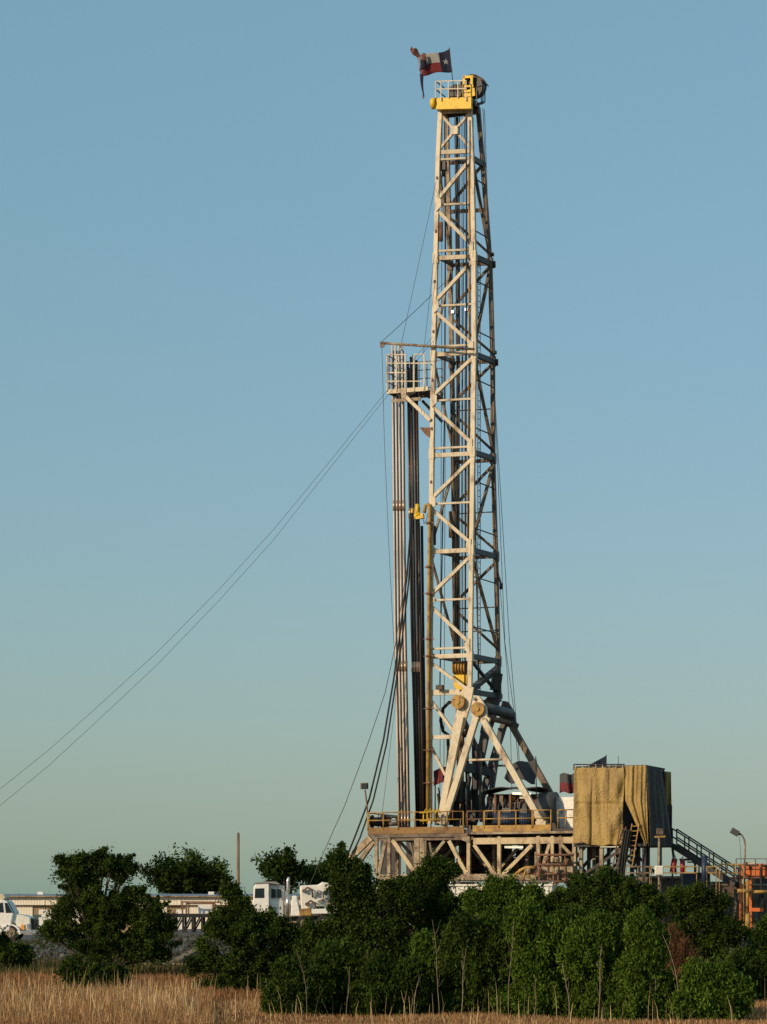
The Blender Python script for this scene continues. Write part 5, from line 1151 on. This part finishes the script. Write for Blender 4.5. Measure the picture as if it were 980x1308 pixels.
# left white conventional truck, facing right
Yt = 138; ZL = gz(-19.8, 138.5)
tk = thing('truck', 'white bonneted truck facing right at the left edge', 'truck', (P(5, 0, Yt).x, Yt, ZL))
def TP(x, y, d=0): p = P(x, y, Yt); p.y += d; return p
dep = Vc((0, 2.1, 0))
m = MB(); m.plate([TP(6, 1167, .15), TP(16, 1167, .15), TP(30, 1169, .15), TP(38.5, 1172, .15), TP(39.5, 1188, .15), TP(22.5, 1188, .15), TP(20, 1180, .15), TP(6, 1178, .15)], Vc((0, 1.8, 0))); m.build('hood', 'whitetank', tk, bevel=.06)
m = MB(); m.plate([TP(-26, 1150), TP(3, 1149), TP(9, 1151), TP(17.5, 1167), TP(12, 1190), TP(-26, 1190)], dep); cab = m.build('cab', 'white', tk, bevel=.06)
m = MB(); m.plate([TP(-1, 1154, -.02), TP(3.5, 1152.5, -.02), TP(5, 1165.5, -.02), TP(-1, 1165.5, -.02)], Vc((0, .03, 0))); m.build('side_window', 'glass', cab)
m = MB(); m.plate([TP(6, 1153, -.015), TP(9.6, 1153.5, -.015), TP(16, 1166, -.015), TP(7.5, 1166, -.015)], Vc((0, .03, 0)))
m.plate([TP(9.9, 1152.5, .15), TP(17.3, 1166, .15), TP(17.3, 1166, 1.95), TP(9.9, 1152.5, 1.95)], Vc((.03, 0, .015))); m.build('windshield', 'glass', cab)
m = MB(); m.plate([TP(-26, 1142, .1), TP(4, 1142, .1), TP(7.5, 1146, .1), TP(6, 1149.2, .1), TP(-26, 1149.2, .1)], Vc((0, 1.9, 0))); m.build('roof_fairing', 'cream', tk, bevel=.06)
m = MB(); m.plate([TP(39.2, 1173, .3), TP(44, 1174.5, .3), TP(44, 1187, .3), TP(39.2, 1187, .3)], Vc((0, 1.5, 0)))
for i in range(5): m.plate([TP(44.1, 1175.5+i*2.3, .35), TP(44.6, 1175.5+i*2.3, .35), TP(44.6, 1176.3+i*2.3, .35), TP(44.1, 1176.3+i*2.3, .35)], Vc((0, 1.4, 0)))
m.build('grille', 'dark', tk)
m = MB(); m.plate([TP(26.5, 1181, .08), TP(30.5, 1181, .08), TP(31, 1187.5, .08), TP(27, 1187.5, .08)], Vc((0, .15, 0))); m.build('headlight', 'amber', tk)
m = MB(); m.plate([TP(34, 1180, .1), TP(37.5, 1180, .1), TP(37.5, 1186, .1), TP(34, 1186, .1)], Vc((0, .12, 0))); m.build('headlight', 'chrome', tk)
m = MB(); m.plate([TP(22, 1189, -.05), TP(46, 1187.5, -.05), TP(46, 1193, -.05), TP(22, 1193, -.05)], Vc((0, 2.2, 0))); m.build('bumper', 'chrome', tk, bevel=.03)
arc = [TP(13+11.5*math.cos(R(a)), 1193.5-11.5*math.sin(R(a)), -.06) for a in range(0, 181, 15)]+[TP(13+13.5*math.cos(R(a)), 1193.5-13.5*math.sin(R(a)), -.06) for a in range(180, -1, -15)]
m = MB(); m.plate(arc, Vc((0, .4, 0))); m.build('fender', 'white', tk)
for x in (13, -60): wheel(tk, Vc((P(x, 0, Yt).x, Yt+.2, ZL+.46)), Vc((0, 1, 0)), .46); wheel(tk, Vc((P(x, 0, Yt).x, Yt+1.9, ZL+.46)), Vc((0, -1, 0)), .46)
m = MB(); m.plate([TP(-100, 1187, .5), TP(36, 1187, .5), TP(36, 1193, .5), TP(-100, 1193, .5)], Vc((0, 1, 0))); m.build('chassis', 'dark', tk)
m = MB(); m.plate([TP(-105, 1146, .05), TP(-28, 1146, .05), TP(-28, 1186.5, .05), TP(-105, 1186.5, .05)], Vc((0, 2.1, 0))); m.build('cargo_body', 'white', tk, bevel=.04)
o = MB(); o.bar(Vc((P(47, 0, 141).x, 141, ZL)), P(47, 1170, 141), .16, .16, up=(1, 0, 0)); o.box(P(48, 1170, 141), .4, .2, .15); oo = o.build('marker_post', 'cream', loc=(P(47, 0, 141).x, 141, ZL)); tag(oo, 'short pale post just in front of the white truck grille', 'post')
# pump truck
Yt = 143
pt = thing('pump_truck', 'dusty white pump truck with flat cab, exhaust stack and tank body behind the trees', 'truck', (P(375, 0, Yt).x, Yt, ZP))
m = MB(); m.plate([TP(324, 1133), TP(327, 1129), TP(344, 1128), TP(344, 1172), TP(323, 1172)], Vc((0, 2.2, 0))); cab = m.build('cab', 'white', pt, bevel=.05)
m = MB(); m.plate([TP(326, 1135, -.02), TP(337.5, 1134.5, -.02), TP(337.5, 1147, -.02), TP(325.5, 1147, -.02)], Vc((0, .03, 0))); m.build('windshield', 'glass', cab)
m = MB(); m.plate([TP(344.3, 1129, .25), TP(362, 1131, .5), TP(362, 1172, .5), TP(344.3, 1172, .25)], Vc((0, 1.7, 0))); s2 = m.build('cab_side', 'white', pt, bevel=.04)
for (a, c) in ((346.5, 352), (353.5, 359.5)):
    m = MB(); m.plate([TP(a, 1135, .22), TP(c, 1136, .26), TP(c, 1147, .26), TP(a, 1147, .22)], Vc((0, .06, 0))); m.build('side_window', 'glass', s2)
m = MB(); m.plate([TP(323, 1129, -.05), TP(330, 1126.5, -.05), TP(352, 1126, -.05), TP(358, 1130, -.05), TP(344, 1128, -.05)], Vc((0, 2.2, 0))); m.build('sun_visor', 'lblue', pt)
m = MB(); m.path([TP(367, 1172, .3), TP(367.5, 1135, .3), TP(367.5, 1126, .3), TP(368.5, 1122, .3), TP(370, 1121.5, .3)], .09, 8); m.tube(TP(368, 1166, .3), TP(367.5, 1142, .3), .15, n=10); m.build('exhaust_stack', 'chrome', pt)
m = MB(); m.plate([TP(373, 1144, .2), TP(379, 1144, .2), TP(384, 1170, .2), TP(371, 1170, .2)], Vc((0, 1.7, 0))); m.build('hopper', 'white', pt, bevel=.05)
m = MB(); m.plate([TP(383, 1131, .3), TP(406, 1130, .3), TP(412, 1126, .3), TP(420, 1128, .3), TP(432, 1136, .3), TP(470, 1140, .3), TP(470, 1156, .3), TP(400, 1158, .3), TP(384, 1166, .3)], Vc((0, 1.6, 0))); m.build('tank_body', 'whitetank', pt, bevel=.08)
m = MB(); m.plate([TP(398, 1161, 0), TP(470, 1160, 0), TP(470, 1166, 0), TP(398, 1167, 0)], Vc((0, 2.2, 0))); m.build('deck_rail', 'white', pt)
for i, (x, y) in enumerate(((388, 1138), (402, 1142), (415, 1140), (392, 1155), (408, 1152), (420, 1150))):
    m = MB(); c = TP(x, y, .2); m.path([c, c+Vc((.2, -.1, .2)), c+Vc((.45, -.15, .05)), c+Vc((.5, 0, -.35))], .06, 6); m.tube(c-Vc((0, .12, 0)), c+Vc((0, .05, 0)), .1, n=12); m.build('pump_fitting', ('brown', 'lblue', 'grey')[i % 3], pt)
m = MB(); m.plate([TP(383, 1161, .1), TP(397, 1160, .1), TP(397, 1169, .1), TP(383, 1170, .1)], Vc((0, 1.9, 0))); m.build('tool_box', 'yellow_worn', pt)
m = MB(); m.plate([TP(325, 1172, .6), TP(470, 1168, .6), TP(470, 1174, .6), TP(325, 1178, .6)], Vc((0, 1, 0))); m.build('chassis', 'dark', pt)
for x in (335, 389, 414): wheel(pt, Vc((P(x, 0, Yt).x, Yt+.2, ZP+.5)), Vc((0, 1, 0)), .47); wheel(pt, Vc((P(x, 0, Yt).x, Yt+2.0, ZP+.5)), Vc((0, -1, 0)), .47)
# pipe rack
t = thing('pipe_rack', 'dark steel trestle rack with small guard frame between the left tree and pump truck', 'rack', (P(255, 0, 146).x, 146, ZP))
Yt = 146
m = MB(); 
for d in (0, 1.8): m.plate([TP(205, 1167, d), TP(316, 1167, d), TP(316, 1172, d), TP(205, 1172, d)], Vc((0, .25, 0)))
for i in range(10): m.bar(TP(208+i*11.6, 1169.5, .26), TP(208+i*11.6, 1169.5, 1.79), .16)
m.build('top_beam', 'dark', t)
for i, x in enumerate((210, 222, 234, 246, 258, 270, 286, 300)):
    for d in (.1, 1.9): 
        m = MB(); a_ = TP(x, 1172, d); m.bar(a_, Vc((a_.x, a_.y, ZP)), .12, .12, up=(1, 0, 0)); bb = TP(x+9, 1172, d); m.bar(bb, Vc((a_.x, a_.y, ZP+.1)), .09, .09, up=(0, 1, 0)); m.build('trestle_leg', 'dark', t)
m = MB()
for x in (233, 238, 272, 282):
    m.bar(TP(x, 1167, .1), TP(x, 1152, .1), .07)
m.bar(TP(232, 1152, .1), TP(282, 1152.5, .1), .08); m.bar(TP(238, 1152.5, .1), TP(238, 1154, 1.8), .07); m.bar(TP(238, 1154, 1.8), TP(272, 1154, 1.8), .08); m.bar(TP(238, 1167, 1.8), TP(238, 1154, 1.8), .07); m.bar(TP(272, 1167, 1.8), TP(272, 1154, 1.8), .07)
m.build('guard_frame', 'rusty', t)
m = MB(); m.plate([TP(252, 1156, .8), TP(270, 1156, .8), TP(270, 1166.8, .8), TP(252, 1166.8, .8)], Vc((0, .6, 0))); m.build('tool_crate', 'white', t)
# board ramp and ground pipe on the bank
m = MB(); a_ = Vc((P(222, 0, 97).x, 97, gz(P(222, 0, 97).x, 97)+.1)); b_ = P(262, 1207, 104); m.bar(a_, b_, .3, .1); o = m.build('plank', 'wood', loc=tuple(a_)); tag(o, 'weathered plank sloping up the bank left of the green tree', 'plank')
m = MB(); a_ = Vc((P(140, 0, 95).x, 95, .14)); b_ = Vc((P(250, 0, 94).x, 94, .14)); m.tube(a_, b_, .045); o = m.build('ground_pipe', 'pipe_light', loc=tuple(a_)); tag(o, 'thin pale pipe lying along the foot of the bank at left', 'pipe')
# far tree line
n = 90
V3 = []; FS = []; TN = []
cs = []; rs = []
for i in range(420):
    x = random.uniform(-420, 420); cs.append((x, 900+random.uniform(-20, 20), random.uniform(0, 3.2+1.5*math.sin(x*.03)+random.random()*1.5))); rs.append(random.uniform(1.5, 3))
V3, fs = leafcloud(np.array(cs), np.array(rs), 40, .7, .6)
V3[:, 2] = np.maximum(V3[:, 2], 0)
o = npmesh('distant_treeline', V3, fs, rng.random(len(fs)), 'leaf'); tag(o, 'low dark line of far trees along the horizon', 'trees', kind='stuff')
# ================================================================= LIGHT, WORLD, CAMERA
SUN_AZ = math.atan2(-.80, -.60); SUN_EL = R(21)
w = bpy.data.worlds.new('World'); sc.world = w; w.use_nodes = True; nt = w.node_tree
bg = nt.nodes['Background']; sk = nt.nodes.new('ShaderNodeTexSky'); sk.sky_type = 'NISHITA'; sk.sun_disc = False
sk.sun_elevation = SUN_EL; sk.sun_rotation = SUN_AZ; sk.altitude = 0; sk.air_density = 1.6; sk.dust_density = 1.0; sk.ozone_density = 5.0
sx_ = nt.nodes.new('ShaderNodeVectorMath'); sx_.operation = 'MULTIPLY_ADD'; sx_.inputs[1].default_value = (.54, .44, .66); sx_.inputs[2].default_value = (.9, 1.97, 1.5)   # sky colour scaled per channel, with a flat haze colour added
nt.links.new(sk.outputs[0], sx_.inputs[0]); nt.links.new(sx_.outputs[0], bg.inputs[0]); bg.inputs[1].default_value = .12
ld = bpy.data.lights.new('sun', 'SUN'); ld.energy = 3.8; ld.angle = R(.5); ld.color = (1, .78, .52)
lo = bpy.data.objects.new('sun', ld); col.objects.link(lo)
d = Vc((math.sin(SUN_AZ)*math.cos(SUN_EL), math.cos(SUN_AZ)*math.cos(SUN_EL), math.sin(SUN_EL)))
lo.rotation_euler = d.to_track_quat('Z', 'Y').to_euler()
cd = bpy.data.cameras.new('camera'); cam = bpy.data.objects.new('camera', cd); col.objects.link(cam); sc.camera = cam
cam.location = (0, 0, EYE); cam.rotation_euler = (R(90), 0, 0)
cd.sensor_fit = 'VERTICAL'; cd.sensor_height = 24; cd.sensor_width = 24*980/1308; cd.lens = 24*F/1308; cd.shift_y = (HOR-654)/1308
cd.clip_end = 12000; cd.clip_start = .5
sc.view_settings.view_transform = 'Standard'; sc.view_settings.look = 'None'; sc.view_settings.exposure = 0; sc.view_settings.gamma = 1
sc.render.engine = 'CYCLES'
